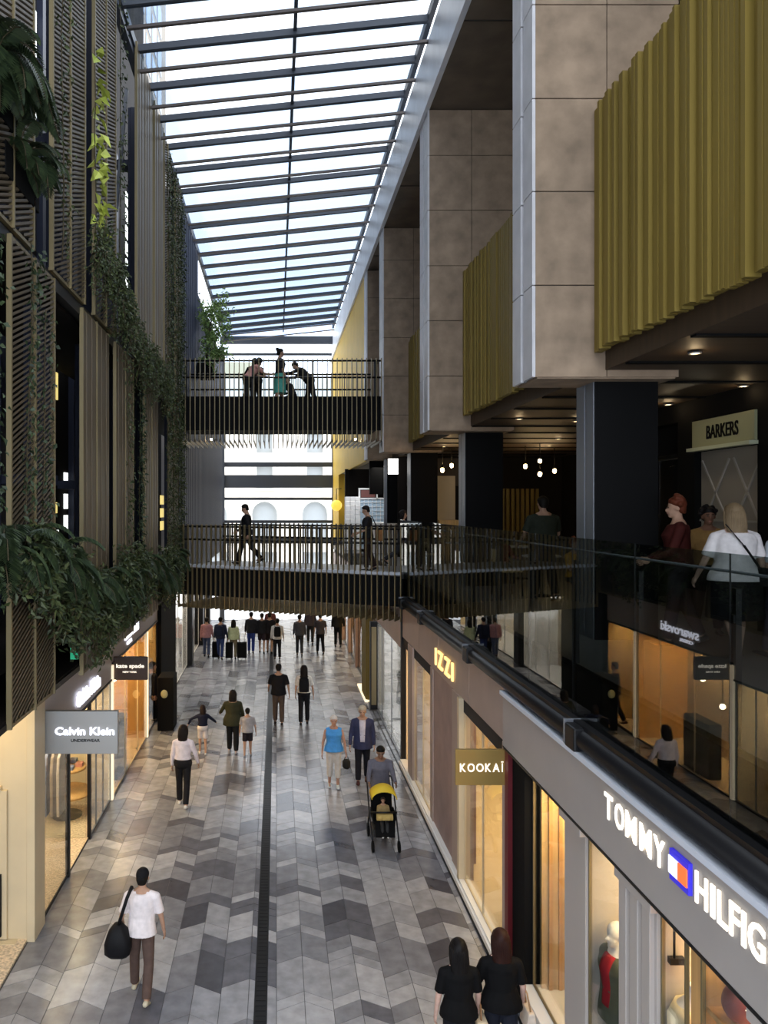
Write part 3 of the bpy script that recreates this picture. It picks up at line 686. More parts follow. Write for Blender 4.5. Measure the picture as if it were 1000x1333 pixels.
for y0, y1, lab, so in UP: screen(y0, y1, 9.2, 15.45 if y0 > 14 else 16.2, 'bronze mesh screen, '+lab, bool(so))
# navy corrugated wall behind bridges
b = MB(); b.box(-3.2, 21.9, 4.1, -2.83, 27, 15.3, 0); b.box(-3.2, 27, 4.1, -2.83, 39.3, 13.7, 0)
y = 21.95
while y < 39.2:
    zt = 15.3 if y < 26.9 else 13.7
    b.box(-2.83, y, 4.1, -2.77, y+.16, zt); y += .34
b.box(-3.2, 26.9, 13.6, -2.76, 27.05, 15.3); b.box(-3.2, 21.9, 15.2, -2.76, 27.05, 15.34); b.box(-3.2, 27.05, 13.68, -2.76, 39.3, 13.8)
struct(b.build('wall_left_upper', M['navy2']), 'navy corrugated wall beyond the screens')

t = thing('exit_sign', 'small glowing green sign hanging among the plants above the grey hanging sign', 'sign', (-2.66, 10.3, 4.3))
b = MB(); b.box(-2.76, 10.28, 4.26, -2.66, 10.32, 4.42); b.build('panel', emis('exit_green', (.02,.40,.20), .4), t)
b = MB(); b.tube([(-2.71,10.3,4.42),(-2.71,10.3,5.0)], .008, 6); b.build('rod', M['black'], t)
# signs on the left
t = thing('hanging_sign', 'grey hanging sign with glowing white letters on the left, nearest the camera', 'sign', (-3.5, 11.68, 2.55))
b = MB(); b.box(-3.53, 11.66, 2.55, -2.41, 11.74, 3.2); b.build('board', mat('sign_grey', (.34,.34,.33), .35, .4), t, bevel=.006)
b = MB(); put_text(b, 'Calvin Klein', (-3.36, 11.65, 2.84), (1,0,0), .90, .12, .015, off=.018); b.build('lettering', M['lamp_cold'], t)
b = MB(); put_text(b, 'UNDERWEAR', (-3.12, 11.655, 2.735), (1,0,0), .44, .045, .008); b.build('small_lettering', M['black'], t)
t = thing('hanging_sign', 'small dark hanging sign with cream lettering above the orange lit shop', 'sign', (-3.5, 16.62, 2.56))
b = MB(); b.box(-3.53, 16.6, 2.56, -2.79, 16.68, 3.06); b.build('board', mat('sign_brown', (.05,.028,.02), .4), t, bevel=.006)
b = MB(); put_text(b, 'kate spade', (-3.46, 16.59, 2.80), (1,0,0), .6, .11, .012, off=.015); b.build('lettering', M['lamp_c'], t)
b = MB(); put_text(b, 'NEW YORK', (-3.32, 16.59, 2.72), (1,0,0), .30, .035, .012); b.build('small_lettering', M['lamp_c'], t)
t = thing('shop_sign', 'glowing white letters on the lilac grey fascia above the grey hanging sign', 'sign', (-3.52, 13.4, 2.8))
b = MB(); put_text(b, 'Calvin Klein', (-3.49, 13.45, 2.76), (0,1,0), 1.75, .27, .03, off=.03); b.build('lettering', M['lamp_cold'], t)
t = thing('shop_sign', 'glowing white lettering on the mauve fascia under the hanging plants', 'sign', (-3.5, 17.6, 3.1))
b = MB(); put_text(b, 'swarovski', (-3.50, 17.75, 3.20), (0,1,0), 1.75, .24, .02, off=.012); b.build('lettering', M['lamp_cold'], t)
b = MB(); put_text(b, 'CRYSTAL', (-3.50, 18.0, 3.06), (0,1,0), .6, .08, .02, off=.012); b.build('small_lettering', M['lamp_cold'], t)

# shop display lamps
for px, py, Y, lab in ((170,884,18.2,'starry spotlight just below the small dark hanging sign'), (172,920,17.4,'lower starry spotlight in the orange lit shop window')):
    p = Vector((-3.85, Y, 6.3-(py-660)*Y/1000)); t = thing('spotlight', lab, 'spotlight', tuple(p))
    b = MB(); b.ell(tuple(p), (.06,.06,.06)); b.build('bulb', M['lamp_s'], t)
    b = MB(); b.tube([(p.x, p.y, p.z+.05), (p.x, p.y, 2.88)], .012, 6); b.build('stem', M['black'], t)
# garments and displays in the left shop
gcol = [(.6,.55,.5),(.05,.05,.06),(.5,.2,.15),(.7,.68,.62),(.15,.2,.35),(.35,.3,.25)]
t = thing('clothes_rail', 'rail standing in the window below the grey hanging sign', 'clothes rail', (-4.05, 13.3, .04))
b = MB(); b.tube([(-3.64,13.3,.05),(-3.64,13.3,2.1),(-4.5,13.3,2.1),(-4.5,13.3,.05)], .018, 8); b.build('frame', M['black'], t)
for k in range(7):
    x = -4.42+k*.11; b = MB(); y = 13.3
    b.prism([(y-.18,1.0),(y+.18,1.0),(y+.2,1.75),(y+.14,2.0),(y+.02,2.06),(y-.02,2.06),(y-.14,2.0),(y-.2,1.75)], 'x', x, x+.05)
    tag(b.build('hanging_garment', mat('garment_%d' % k, gcol[k % 6], .8), bevel=.01), 'garment hanging on the rail in the window below the grey sign', 'garment', 'garments on the rail in the left window')
t = thing('display_table', 'round tiered wooden display table inside the open left shop door', 'table', (-4.25, 15.6, .04))
for k, (z, r) in enumerate(((.45,.5),(.95,.38),(1.4,.25))):
    b = MB(); b.lathe([(r,z),(r,z+.05)], (-4.25,15.6,.04), 24); b.build('shelf', M['wood_o'], t)
b = MB(); b.lathe([(.3,0),(.3,.03),(.05,.05),(.05,1.4)], (-4.25,15.6,.04), 16); b.build('stand', M['black'], t)
for k in range(5):
    a = k*1.3; b = MB(); b.box(-4.25+.25*math.cos(a)-.07, 15.6+.25*math.sin(a)-.07, 1.035, -4.25+.25*math.cos(a)+.07, 15.6+.25*math.sin(a)+.07, 1.12)
    tag(b.build('gift_box', mat('gift_%d' % k, gcol[(k*2+2) % 6], .6), bevel=.008), 'small box on the middle tier of the round display table', 'box', 'boxes on the round display table')
b = MB(); b.box(-3.95, 17.6, .04, -3.65, 18.7, 1.3); tag(b.build('display_cabinet', M['blackm'], bevel=.01), 'black cabinet in the orange lit shop window', 'cabinet')
b = MB(); b.box(-3.35, 21.6, 0, -2.9, 22.4, 1.5); tag(b.build('black_kiosk', M['blackm'], bevel=.02), 'low black kiosk in front of the black pier on the left', 'kiosk')
b = MB(); b.ell((-3.15, 21.56, 1.05), (.1,.06,.12)); tag(b.build('bouquet', mat('bouquet', (.4,.38,.2), .7)), 'small pale bouquet against the low black kiosk', 'flowers')

# ================================================================ ROOF
roof = sempty('ceiling', 'sloping glass roof with dark beams over the lane', (0, 5, 15.5))
def zr(x, base): return base + .105*(x-.37)
xl, xr = -2.72, 3.05
Yb = 6.98; nb = 0
while Yb < 41.6:
    t = MB(); t.bar((xl-.15, Yb, zr(xl-.15,15.74)), (xr, Yb, zr(xr,15.74)), .11, .13); o = t.build('roof_beam', M['steel'], roof)
    e = MB(); e.bar((xl, Yb+.02, zr(xl,15.30)), (xr, Yb+.02, zr(xr,15.30)), .07, .055); e.build('lower_chord', M['steel_b'], o)
    e = MB(); zl, zrr = zr(xl,15.33), zr(xr,15.33)
    e.add([(xl,Yb,zl),(xr,Yb,zrr),(xr,Yb,zrr+.36),(xl,Yb,zl+.36)], [(0,1,2,3)])
    e.build('glass_fin', M['glass_fin'], o)
    Yb += 1.385; nb += 1
b = MB(); b.bar((.37, 4, 15.80), (.37, 41.5, 15.80), .07, .12); b.build('purlin', M['steel'], roof)
b = MB(); b.bar((xl-.1, 4, zr(xl,15.76)), (xl-.1, 41.5, zr(xl,15.76)), .1, .2); b.bar((xr, 4, zr(xr,15.76)), (xr, 41.5, zr(xr,15.76)), .1, .2); b.build('gutter', M['steel'], roof)
b = MB(); b.add([(xl-.1,4,zr(xl-.1,15.86)),(xr,4,zr(xr,15.86)),(xr,41.5,zr(xr,15.86)),(xl-.1,41.5,zr(xl-.1,15.86))], [(0,1,2,3)]); b.build('glass_sheet', M['glass_roof'], roof)
b = MB(); b.box(XS-.2, 4, 15.2, XS-.06, 22, 15.5); b.box(XS-.3, 41.3, 15.1, 3.3, 41.6, 15.5)
struct(b.build('trim_14', M['steel']), 'steel edge of the roof on the left and at the far end')
# building faces beyond the roof on the left (seen through the glass)
b = MB(); b.box(-16, 10, 0, -4.9, 34, 34)
for k in range(16):
    for j in range(9): b.box(-4.92, 10.6+k*1.4, 16.5+j*1.6, -4.88, 11.6+k*1.4, 17.7+j*1.6, 1)
o = b.build('office_tower', [mat('tower_beige', (.45,.38,.30), .7), mat('tower_glass', (.30,.42,.60), .15)]); tag(o, 'beige and blue office tower seen through the left edge of the glass roof', 'building')

# ================================================================ BRIDGES
def bridge(lab, A, B, depth, zdeck, ztop, zbot, zf0, zf1, pitch, deckstrip=True, ytop=None):
    A = Vector(A); B = Vector(B); d = (B-A); L = d.length; u = d/L; nrm = Vector((-u.y, u.x, 0))
    if nrm.y < 0: nrm = -nrm
    t = thing('footbridge', lab, 'footbridge', (A.x, A.y, zdeck))
    def slab(off0, off1, z0, z1, mt, name, bev=0):
        b = MB(); P = [A+nrm*off0, B+nrm*off0, B+nrm*off1, A+nrm*off1]
        b.prism([(p.x, p.y) for p in P], 'z', z0, z1); return b.build(name, mt, t, bevel=bev)
    slab(.10, depth, zdeck-.12, zdeck, M['floor_up'], 'deck'); slab(.16, depth-.1, zf0+.1, zdeck-.12, M['blackm'], 'girder')
    slab(.06, .14, zf0, zf1, M['blackm'], 'fascia')
    if deckstrip: slab(.02, .30, zdeck-.02, zdeck+.05, mat('deck_edge', (.42,.46,.52), .4), 'edge_strip', .004)
    n = int(L/pitch)
    for side, offs in ((0, 0.0), (1, depth)):
        b = MB()
        for k in range(n+1):
            p = A + u*(k*L/n) + nrm*offs
            sgn = 1 if side == 0 else -1
            q = p + nrm*.07*sgn
            w = u*.011
            b.add([p-w+Vector((0,0,z)) for z in (zbot, ztop)] + [p+w+Vector((0,0,z)) for z in (zbot, ztop)] + [q-w+Vector((0,0,z)) for z in (zbot, ztop)] + [q+w+Vector((0,0,z)) for z in (zbot, ztop)],
                  [(0,1,3,2),(4,6,7,5),(0,4,5,1),(2,3,7,6),(1,5,7,3),(0,2,6,4)])
            if side == 0:   # return of each slat under the deck
                r = p + nrm*depth; z = zbot; zz = Vector((0,0,zbot)); z2 = Vector((0,0,zbot+.07))
                b.add([p-w+zz, p+w+zz, r+w+zz, r-w+zz, p-w+z2, p+w+z2, r+w+z2, r-w+z2], [(0,3,2,1),(4,5,6,7),(0,1,5,4),(2,3,7,6),(1,2,6,5),(3,0,4,7)])
        b.build('slats', M['bronze_edge'] if side == 0 else M['bronze'], t, fix=False)
        b = MB()
        for z in (ztop-.06, ztop-.42 if ytop is None else ytop):
            o2 = offs + (.10 if side == 0 else -.1)
            b.tube([A+nrm*o2+Vector((0,0,z)), B+nrm*o2+Vector((0,0,z))], .028, 8)
        b.build('handrail', M['black'], t)
        for f in (.03, .36, .66, .97):
            b = MB(); p = A+u*L*f+nrm*(offs+(.12 if side == 0 else -.12)); b.box(p.x-.03, p.y-.02, zdeck, p.x+.03, p.y+.02, ztop-.05); b.build('post', M['black'], t)
    return t
bridge('lower footbridge with bronze slats crossing the lane', (-2.75, 21.5, 0), (3.02, 18.7, 0), 2.6, 4.65, 5.82, 3.50, 3.86, 4.60, .148)
bridge('upper footbridge with bronze slats and a high dark edge', (-2.75, 21.95, 0), (3.0, 21.95, 0), 2.5, 9.15, 10.56, 8.16, 8.50, 9.47, .14, False, 10.02)
# lamps below bridge deck
area('bridge_lamp', (-.8, 22.8, 8.1), 4.5, .3, 10, (1,.8,.5), (PI,0,0))
for x in (-1.9, 2.3):
    b = MB(); b.lathe([(.03,0),(.03,.05)], (x,22.3,8.24), 12); tag(b.build('deck_lamp', M['lamp_s']), 'small bright lamp under the upper footbridge, %s end' % ('left' if x < 0 else 'right'), 'lamp')

# ================================================================ FAR END
b = MB()
for z0, z1, dx in ((8.5,8.75,0),(7.35,8.05,0),(6.68,6.82,0),(5.42,5.58,0)): b.box(-2.95, 42, z0, 3.1, 42.2, z1)
b.box(-3.1, 41.9, 0, -2.85, 42.3, 15); b.box(3.05, 41.9, 4, 3.2, 42.3, 15); b.box(-2.95, 42, 4.3, 3.1, 42.3, 4.62)
b.box(-2.9, 42, 14.6, 3.1, 42.15, 14.72); b.box(-2.9, 42, .95, 3.1, 42.1, 1.02)
struct(b.build('wall_far', M['steel']), 'dark horizontal beams of the open end of the lane')
t = thing('sandstone_building', 'pale classical building with round arches across the street', 'building', (0, 58, 0))
b = MB()
def arch(cx, z0, w, h, z1, x0, x1):   # wall strip x0..x1, z0..z1 with an arched opening
    n = 10; pts = [(x0,z0),(cx-w/2,z0)] + [(cx-w/2*math.cos(PI*k/n), z0+h-w/2+w/2*math.sin(PI*k/n)) for k in range(n+1)] + [(cx+w/2,z0),(x1,z0),(x1,z1),(x0,z1)]
    b.prism(pts, 'y', 58, 58.6)
for k in range(-5, 6):
    cx = k*3.8-.9
    arch(cx, 3.6, 1.9, 3.1, 7.3, cx-1.9, cx+1.9)
    b.box(cx-1.9, 58, 0, cx-.95, 58.6, 3.6); b.box(cx+.95, 58, 0, cx+1.9, 58.6, 3.6); b.box(cx-.95, 58, 2.9, cx+.95, 58.6, 3.6)
    b.box(cx-1.9, 58, 7.3, cx-.6, 58.6, 13); b.box(cx+.6, 58, 7.3, cx+1.9, 58.6, 13); b.box(cx-.6, 58, 9.4, cx+.6, 58.6, 10.4); b.box(cx-.6, 58, 7.3, cx+.6, 58.6, 7.7); b.box(cx-.6, 58, 12, cx+.6, 58.6, 13)
    b.box(cx-.8, 57.9, 7.55, cx+.8, 58, 7.7)
b.box(-24, 57.7, 13, 22, 59, 13.6); b.box(-24, 57.8, 7.25, 22, 58, 7.45); b.box(-24, 57.8, 3.5, 22, 58, 3.65)
b.build('facade', M['sand'], t)
b = MB(); b.box(-24, 58.4, 0, 22, 58.5, 13); b.build('glazing', M['sand_d'], t)
b = MB(); b.prism([(58.2,13.6),(70,13.6),(64,17)], 'x', -24, 22); b.build('roof', mat('slate_roof', (.28,.32,.33), .7), t)
b = MB(); b.box(-14, 70, 0, -1.5, 80, 19.5); b.box(-14, 69.8, 14, -1.5, 70, 14.3, 1); b.box(-14, 69.8, 17, -1.5, 70, 17.3, 1)
tag(b.build('office_building', [mat('olive_render', (.35,.36,.28), .8), M['white']]), 'grey green building rising behind the classical one', 'building')
b = MB(); b.box(-2.85, 43.0, 2.2, 3.1, 44.2, 2.3); b.box(-2.85,42.95,2.2,-2.8,44.2,2.9); b.box(3.05,42.95,2.2,3.1,44.2,2.9); tag(b.build('awning', M['white']), 'flat pale awning outside the end of the lane', 'awning')

# ================================================================ PLANTS
def leaf(b, p, d, n, L, w, m=0):       # folded pointed leaf
    s = d.cross(n)
    if s.length < 1e-4: s = Vector((1,0,0))
    s.normalize(); n2 = s.cross(d).normalized()
    a = p; t = p+d*L; mid = p+d*L*.45
    b.add([a, mid+s*w/2+n2*w*.18, t-n2*L*.12, mid-s*w/2+n2*w*.18], [(0,1,2),(0,2,3)], m, False)
def rv(): return Vector((rnd.gauss(0,1), rnd.gauss(0,1), rnd.gauss(0,1))).normalized()
def fern(x, y, z, nf, L, lab, out=1, planter=True, droop=1.0, seed=None, spread=1.3):
    t = thing('fern_plant', lab, 'fern', (x, y, z), group='ferns in the planters of the left building')
    b = MB(); st = MB()
    for f in range(nf):
        a = R(rnd.uniform(-80, 80)); el = R(rnd.uniform(5, 75)); l = L*rnd.uniform(.65, 1.1)
        d = Vector((math.cos(a)*math.cos(el), math.sin(a)*math.cos(el)*spread, math.sin(el)))
        p = Vector((x+rnd.uniform(-.1,.12), y+rnd.uniform(-.45,.45), z+.05)); pts = [p.copy()]; n = 16
        for k in range(n):
            pts.append(pts[-1] + d*l/n); d = (d + Vector((0,0,-.16*droop))*1.0).normalized()
        st.tube(pts[::4]+[pts[-1]], .006, 4)
        for k in range(2, n+1):
            q = pts[k]; dd = (pts[k]-pts[k-1]).normalized(); s = dd.cross(Vector((0,0,1)))
            if s.length < .05: s = Vector((0,1,0))
            s.normalize(); w = l*.26*math.sin(PI*(k/(n+1))**.8)+.03
            for sg in (-1, 1):
                for h in (0, .5):
                    leaf(b, q-dd*h*l/n, (s*sg+dd*.45+Vector((0,0,-.25))).normalized(), Vector((0,0,1)), w, .035+.012*L)
    b.build('fronds', M['leaf_f'], t, fix=False); st.build('stems', M['stem'], t, fix=False)
    if planter:
        p = MB(); p.box(x-.28, y-.55, z-.32, x+.02, y+.55, z+.02); p.build('planter', M['blackm'], t, bevel=.01)
def bush(x, y, z, r, n, lab, L=.09, m='leaf_v', hang=.6):
    t = thing('shrub', lab, 'shrub', (x, y, z), group='leafy shrubs on the left building')
    b = MB(); st = MB()
    for k in range(int(n/14)):
        d = rv(); d.x = abs(d.x)*.7; tip = Vector((x+d.x*r[0], y+d.y*r[1], z+d.z*r[2]))
        base = Vector((x-.05, y+rnd.uniform(-.3,.3)*r[1], z)); mid = (base+tip)/2+Vector((.1,0,.12))
        st.tube([base, mid, tip], .005, 3)
        for q in range(14):
            f = rnd.uniform(.25, 1.05); p = base.lerp(mid, f*2) if f < .5 else mid.lerp(tip, f*2-1)
            p = p + rv()*.07
            dd = (rv()+Vector((.3,0,-hang))).normalized(); leaf(b, p, dd, rv(), L*rnd.uniform(.7,1.3), L*.5)
    b.build('leaves', M[m], t, fix=False); st.build('stems', M['stem'], t, fix=False)
def vine(y, z0, z1, lab, n=260, m='leaf_v', L=.075, w=.16, x=XS+.06):
    t = thing('climbing_vine', lab, 'vine', (x, y, z0), group='climbing vines on the left building')
    b = MB(); st = MB(); pts = []; k = 0; yy = y; nn = max(6, int((z1-z0)/.35))
    for k in range(nn+1): yy += rnd.uniform(-.06,.06); pts.append(Vector((x, yy, z0+(z1-z0)*k/nn)))
    st.tube(pts, .008, 4)
    for q in range(n):
        i = rnd.random()*nn; j = int(min(i, nn-1)); p = pts[j].lerp(pts[j+1], i-j) + Vector((rnd.uniform(-.02,.1), rnd.gauss(0,w), rnd.uniform(-.05,.05)))
        leaf(b, p, (rv()*.7+Vector((.35,0,-.7))).normalized(), (rv()*.6+Vector((1,0,.3))).normalized(), L*rnd.uniform(.6,1.3), L*.75)
    b.build('leaves', M[m], t, fix=False); st.build('stem', M['stem'], t, fix=False)
# level-1 row
for k, (y, z) in enumerate(((8.0,5.65),(9.1,5.6),(10.3,5.15),(11.4,5.0),(12.6,5.0),(13.8,5.0),(15.2,4.95),(16.6,4.9),(18.2,4.9),(19.8,4.8))):
    fern(XS+.02, y, z-.05+(.25 if k%3==0 else 0), 15, (.72,.85,.6)[k%3], 'drooping dark green fern number'.replace(' number','') + ' of the lower planter row, ' + ('at the left edge of the picture','second from the left edge','in front of the second lower screen','beside the second lower screen','under the third lower screen','right of the third lower screen','in front of the dark gap','below the fourth lower screen','near the bridge end','closest to the lower footbridge')[k], droop=1.15)
for k, (y, z) in enumerate(((8.4,5.6),(9.9,5.1),(11.2,4.75),(13.0,4.9),(14.5,4.9),(17.4,4.8),(19.0,4.6))):
    bush(XS+.1, y, z, (.42,.85,.5 if k < 1 else .72), 1300 if k < 5 else 1000, 'dark leafy shrub between the ferns of the lower planter row, ' + ('leftmost','second from the left','third from the left','fourth from the left','fifth from the left','sixth from the left','nearest the bridge')[k], L=.10)
# level-2 row
fern(XS+.0, 7.6, 10.5, 30, .78, 'large arching fern at the upper left corner', droop=1.2)
fern(XS+.0, 8.3, 10.0, 16, .55, 'smaller fern right of the large arching fern', droop=1.2)
for k, (y, z) in enumerate(((11.3,9.9),(12.4,9.7),(13.3,9.45),(14.6,9.2),(16.0,9.1),(17.6,9.0))):
    bush(XS+.1, y, z, (.34,.6,.7), 900, 'hanging shrub along the middle ledge, ' + ('leftmost','second from the left','third from the left','fourth from the left','fifth from the left','last before the far vines')[k], L=.07, hang=.9)
for y, z0, z1, n, m, lab in ((8.2,5.4,9.2,260,'leaf_f','sparse vine climbing the nearest lower screen'),(8.9,5.6,8.6,130,'leaf_f','thin vine on the right half of the nearest lower screen'),(7.4,5.4,9.0,300,'leaf_f','vine at the left edge beside the nearest lower screen'),
        (9.6,9.4,15.0,200,'leaf_v','thin vine along the bright edge of the second upper screen'),(13.3,9.2,15.0,260,'leaf_v','vine on the third upper screen'),
        (19.1,5.0,15,1300,'leaf_v','dense vine on the narrow far screen'),(20.0,4.6,15.0,1500,'leaf_v','dense vine column next to the last screen'),(21.1,4.6,15.0,1800,'leaf_v','outermost vine column beside the bridges'),(21.7,5.0,14.8,1300,'leaf_v','vine edge hanging over the bridge ends'),
        (13.9,5.2,9.0,240,'leaf_v','vine on the third lower screen'),(15.0,5.4,8.9,500,'leaf_f','vine in the dark gap after the third lower screen')):
    vine(y, z0, z1, lab, n, m, w=.2 if n > 1000 else .1)
vine(11.35, 10.3, 13.1, 'bright yellow green climber in the upper left', 60, 'leaf_y', .22, .06)
b = MB(); b.box(-3.4, 4, 9.05, XS-.06, 22, 9.22); b.box(XS-.1, 4, 9.02, XS-.03, 21.9, 9.18)
b.box(XS-.02, 14.5, 9.2, XS+.14, 18.5, 9.26)
struct(b.build('trim_15', M['black']), 'dark ledge between the two rows of screens')
# tree beyond the screens
t = thing('planter_tree', 'light green tree in a planter above the upper footbridge', 'tree', (-2.3, 26.6, 11.0))
b = MB(); st = MB()
c0 = Vector((-2.45, 26.8, 11.2))
st.tube([c0, c0+Vector((.05,0,.9)), c0+Vector((.2,.1,1.8))], [.04,.03,.02], 6)
for k in range(46):
    d = rv(); d.x = abs(d.x)*1.15 if rnd.random() < .8 else d.x*.4
    s0 = c0+Vector((.05,0,rnd.uniform(.1,1.8))); tip = s0+Vector((d.x*.75, d.y*1.1, d.z*.75+.3)); st.tube([s0, tip], .008, 3)
    for q in range(44):
        p = s0.lerp(tip, rnd.uniform(.3,1.1))+rv()*.14; leaf(b, p, (rv()+Vector((.2,0,-.2))).normalized(), rv(), rnd.uniform(.09,.16), .065)
b.build('leaves', M['leaf_t'], t, fix=False); st.build('trunk', M['stem'], t, fix=False)
p = MB(); p.box(-2.74, 26.3, 10.8, -2.2, 27.3, 11.25); p.build('planter', M['blackm'], t)
# ================================================================ PEOPLE
_pm = {}
def cmat(c, rough=.8):
    k = (tuple(round(x, 3) for x in c), rough)
    if k not in _pm: _pm[k] = mat('cloth_%d' % len(_pm), c, rough, noise=.12, scale=14, spec=.12)
    return _pm[k]
SKIN = (.42,.25,.17); SKIN_D = (.25,.14,.09)
EYE = mat('eye', (.02,.015,.01), .3); LIP = mat('lip', (.35,.12,.10), .6)
def finish(mb, name, mt, parent, voxel, extra=None, smooth=3):
    o = mb.build(name, mt, parent, local=True)
    r = o.modifiers.new('r', 'REMESH'); r.mode = 'VOXEL'; r.voxel_size = voxel; r.use_smooth_shade = True
    s = o.modifiers.new('s', 'SMOOTH'); s.iterations = smooth; s.factor = .5
    dg = bpy.context.evaluated_depsgraph_get()
    me = bpy.data.meshes.new_from_object(o.evaluated_get(dg))
    o.modifiers.clear(); old = o.data; o.data = me; bpy.data.meshes.remove(old); me.name = name
    if extra and extra.v:
        bm = bmesh.new(); bm.from_mesh(me); base = [bm.verts.new(v) for v in extra.v]
        for f, m_, s_ in zip(extra.f, extra.m, extra.s):
            try: fc = bm.faces.new([base[i] for i in f]); fc.material_index = m_; fc.smooth = True
            except ValueError: pass
        bmesh.ops.recalc_face_normals(bm, faces=bm.faces); bm.to_mesh(me); bm.free()
    return o

def person(label, X, Y, Z, h, rz, top=(.1,.1,.1), bottom=(.05,.05,.05), hair=(.01,.008,.006), hstyle='short', sleeve='short', leg='trousers',
           lt=(8,0), rt=(-12,12), la=(6,8,10), ra=(-6,8,10), lean=0, skin=SKIN, shoes=(.03,.03,.03), female=False, head=(0,0), bulk=1.0, vox=.016,
           open_jacket=None, group=None, cat='person', name='person', hem=0.0, scarf=None, tucked=False, headless=False, noface=False, sole=None, twist=0, stance=.008):
    """lt/rt = thigh pitch, knee bend; la/ra = arm pitch, spread, elbow bend (deg). local +Y is forward, +X is the person's right."""
    t = thing(name, label, cat, (X, Y, Z), rz, group)
    bulk *= 1.08
    k = h/1.72; V = Vector
    sh = (.165 if female else .185)*k*(.5+.5*bulk); hw = (.165 if female else .155)*k*bulk
    legs = []
    for sgn, (a, kn) in ((-1, lt), (1, rt)):
        a, kn = R(a), R(kn); H = V((sgn*.085*k, 0, 0)); K = H + V((sgn*.01*k, math.sin(a), -math.cos(a)))*.43*k
        K.x = H.x+sgn*stance; A = K + V((sgn*stance, math.sin(a-kn), -math.cos(a-kn)))*.41*k; legs.append([H, K, A, a-kn])
    low = min(l[2].z - .075*k + min(0, 0) for l in legs)
    hz = -low
    for l in legs:
        for i in range(3): l[i] = l[i] + V((0,0,hz))
    hc = V((0,0,hz)); Rl = Matrix.Rotation(-R(lean), 3, 'X') @ Matrix.Rotation(R(twist), 3, 'Z')
    def T(x, y, z): return hc + Rl @ V((x*k, y*k, z*k))
    def ring(z, rx, ry, y=0, n=18, inf=0):
        return [T((rx*bulk+inf)*math.cos(2*PI*j/n), y+(ry*bulk+inf)*math.sin(2*PI*j/n), z) for j in range(n)]
    fem = 1 if female else 0
    prof = [(-.09,.10,.08,0),(-.04,.155+.012*fem,.11,-.008),(.03,.165+.012*fem,.118,-.008),(.10,.152,.108,-.004),(.18,.138-.012*fem,.098,0),(.28,.150-.01*fem,.106,.006),(.37,.168-.012*fem,.115,.012*(1+fem)),(.42,.172-.014*fem,.104,.006),(.465,.148-.012*fem,.090,0),(.50,.105,.074,-.008),(.53,.07,.062,-.01),(.55,.058,.058,-.008)]
    def torso(mb, z0=-.2, z1=1, inf=0):
        rs = [ring(z, rx, ry, y, inf=inf) for z, rx, ry, y in prof if z0 <= z <= z1]; mb.loft(rs)
    # arms
    arms = []
    for sgn, (p, sp, el) in ((-1, la), (1, ra)):
        S = T(sgn*sh/k, -.005, .445); p, sp, el = R(p), R(sp), R(el)
        d = V((sgn*math.sin(sp), math.cos(sp)*math.sin(p), -math.cos(sp)*math.cos(p)))
        E = S + d*.285*k; sp2 = sp*.35
        d2 = V((sgn*math.sin(sp2), math.cos(sp2)*math.sin(p+el), -math.cos(sp2)*math.cos(p+el)))
        Wp = E + d2*.25*k; arms.append((S, E, Wp, d, d2, sgn))
    # head frame
    nk = T(0,-.008,.54); Hm = Rl @ Matrix.Rotation(R(head[0]), 3, 'Z') @ Matrix.Rotation(R(head[1]), 3, 'X')
    hcx = nk + Rl @ V((0,.012*k,.030*k)) + Hm @ V((0,.012*k,.118*k))
    def HP(x, y, z): return hcx + Hm @ V((x*k*1.06, y*k*1.06, z*k*1.06))
    b = MB(); ex = MB()
    torso(b)
    for H, K, A, ang in legs:
        f = bulk**.6
        b.cap(H+V((0,0,-.02*k)), K, .082*k*f, .053*k*f, 12); b.cap(K, A, .052*k*f, .034*k, 12)
        b.cap(K+(A-K)*.2, K+(A-K)*.6, .049*k, .036*k, 8)
        b.cap(A+V((0,-.025*k,-.035*k)), A+V((0,.13*k,-.055*k)), .034*k, .024*k, 8)
    for S, E, W, d, d2, sgn in arms:
        b.cap(T(sgn*(sh/k-.06), -.005, .445), S, .055*k, .052*k, 12); b.cap(S, E, .047*k*bulk**.4, .036*k, 10); b.cap(E, W, .036*k, .024*k, 10)
        # hand: palm, four fingers, thumb (kept as separate fingers)
        side = d2.cross(V((0,1,0)) if abs(d2.y) < .85 else V((0,0,1))).normalized(); fw = side.cross(d2).normalized()
        if fw.y < 0: fw = -fw
        P = W + d2*.085*k; inn = V((-sgn,0,0))
        rows = []
        for q in range(5):
            c = W + d2*(.0+.085*q/4)*k; wy = (.022+.019*math.sin(PI*min(1, (q+.6)/4.4)))*k
            u = fw; v = d2.cross(fw).normalized()
            rows.append([c+u*wy*math.cos(2*PI*j/8)+v*.014*k*math.sin(2*PI*j/8) for j in range(8)])
        ex.loft(rows)
        for q, (off, ln) in enumerate(((.030,.062),(.010,.072),(-.011,.067),(-.031,.052))):
            r0 = W + d2*.078*k + fw*off*k; m1 = r0 + (d2+inn*.22).normalized()*ln*.5*k; m2 = m1 + (d2*.75+inn*.65).normalized()*ln*.5*k
            ex.tube([r0, m1, m2], [.0095*k, .0088*k, .0065*k], 6)
        th = W + d2*.03*k + fw*.028*k; ex.tube([th, th+(fw*.6+d2*.8).normalized()*.035*k, th+(fw*.45+d2).normalized()*.062*k], [.011*k,.010*k,.007*k], 6)
    b.cap(T(0,-.01,.49), nk+Rl@V((0,.012*k,.06*k)), .060*k, .054*k, 12)
    for s_ in (-1, 1): b.cap(T(s_*.02,-.012,.535), T(s_*(sh/k-.03),-.01,.455), .048*k, .05*k, 8)
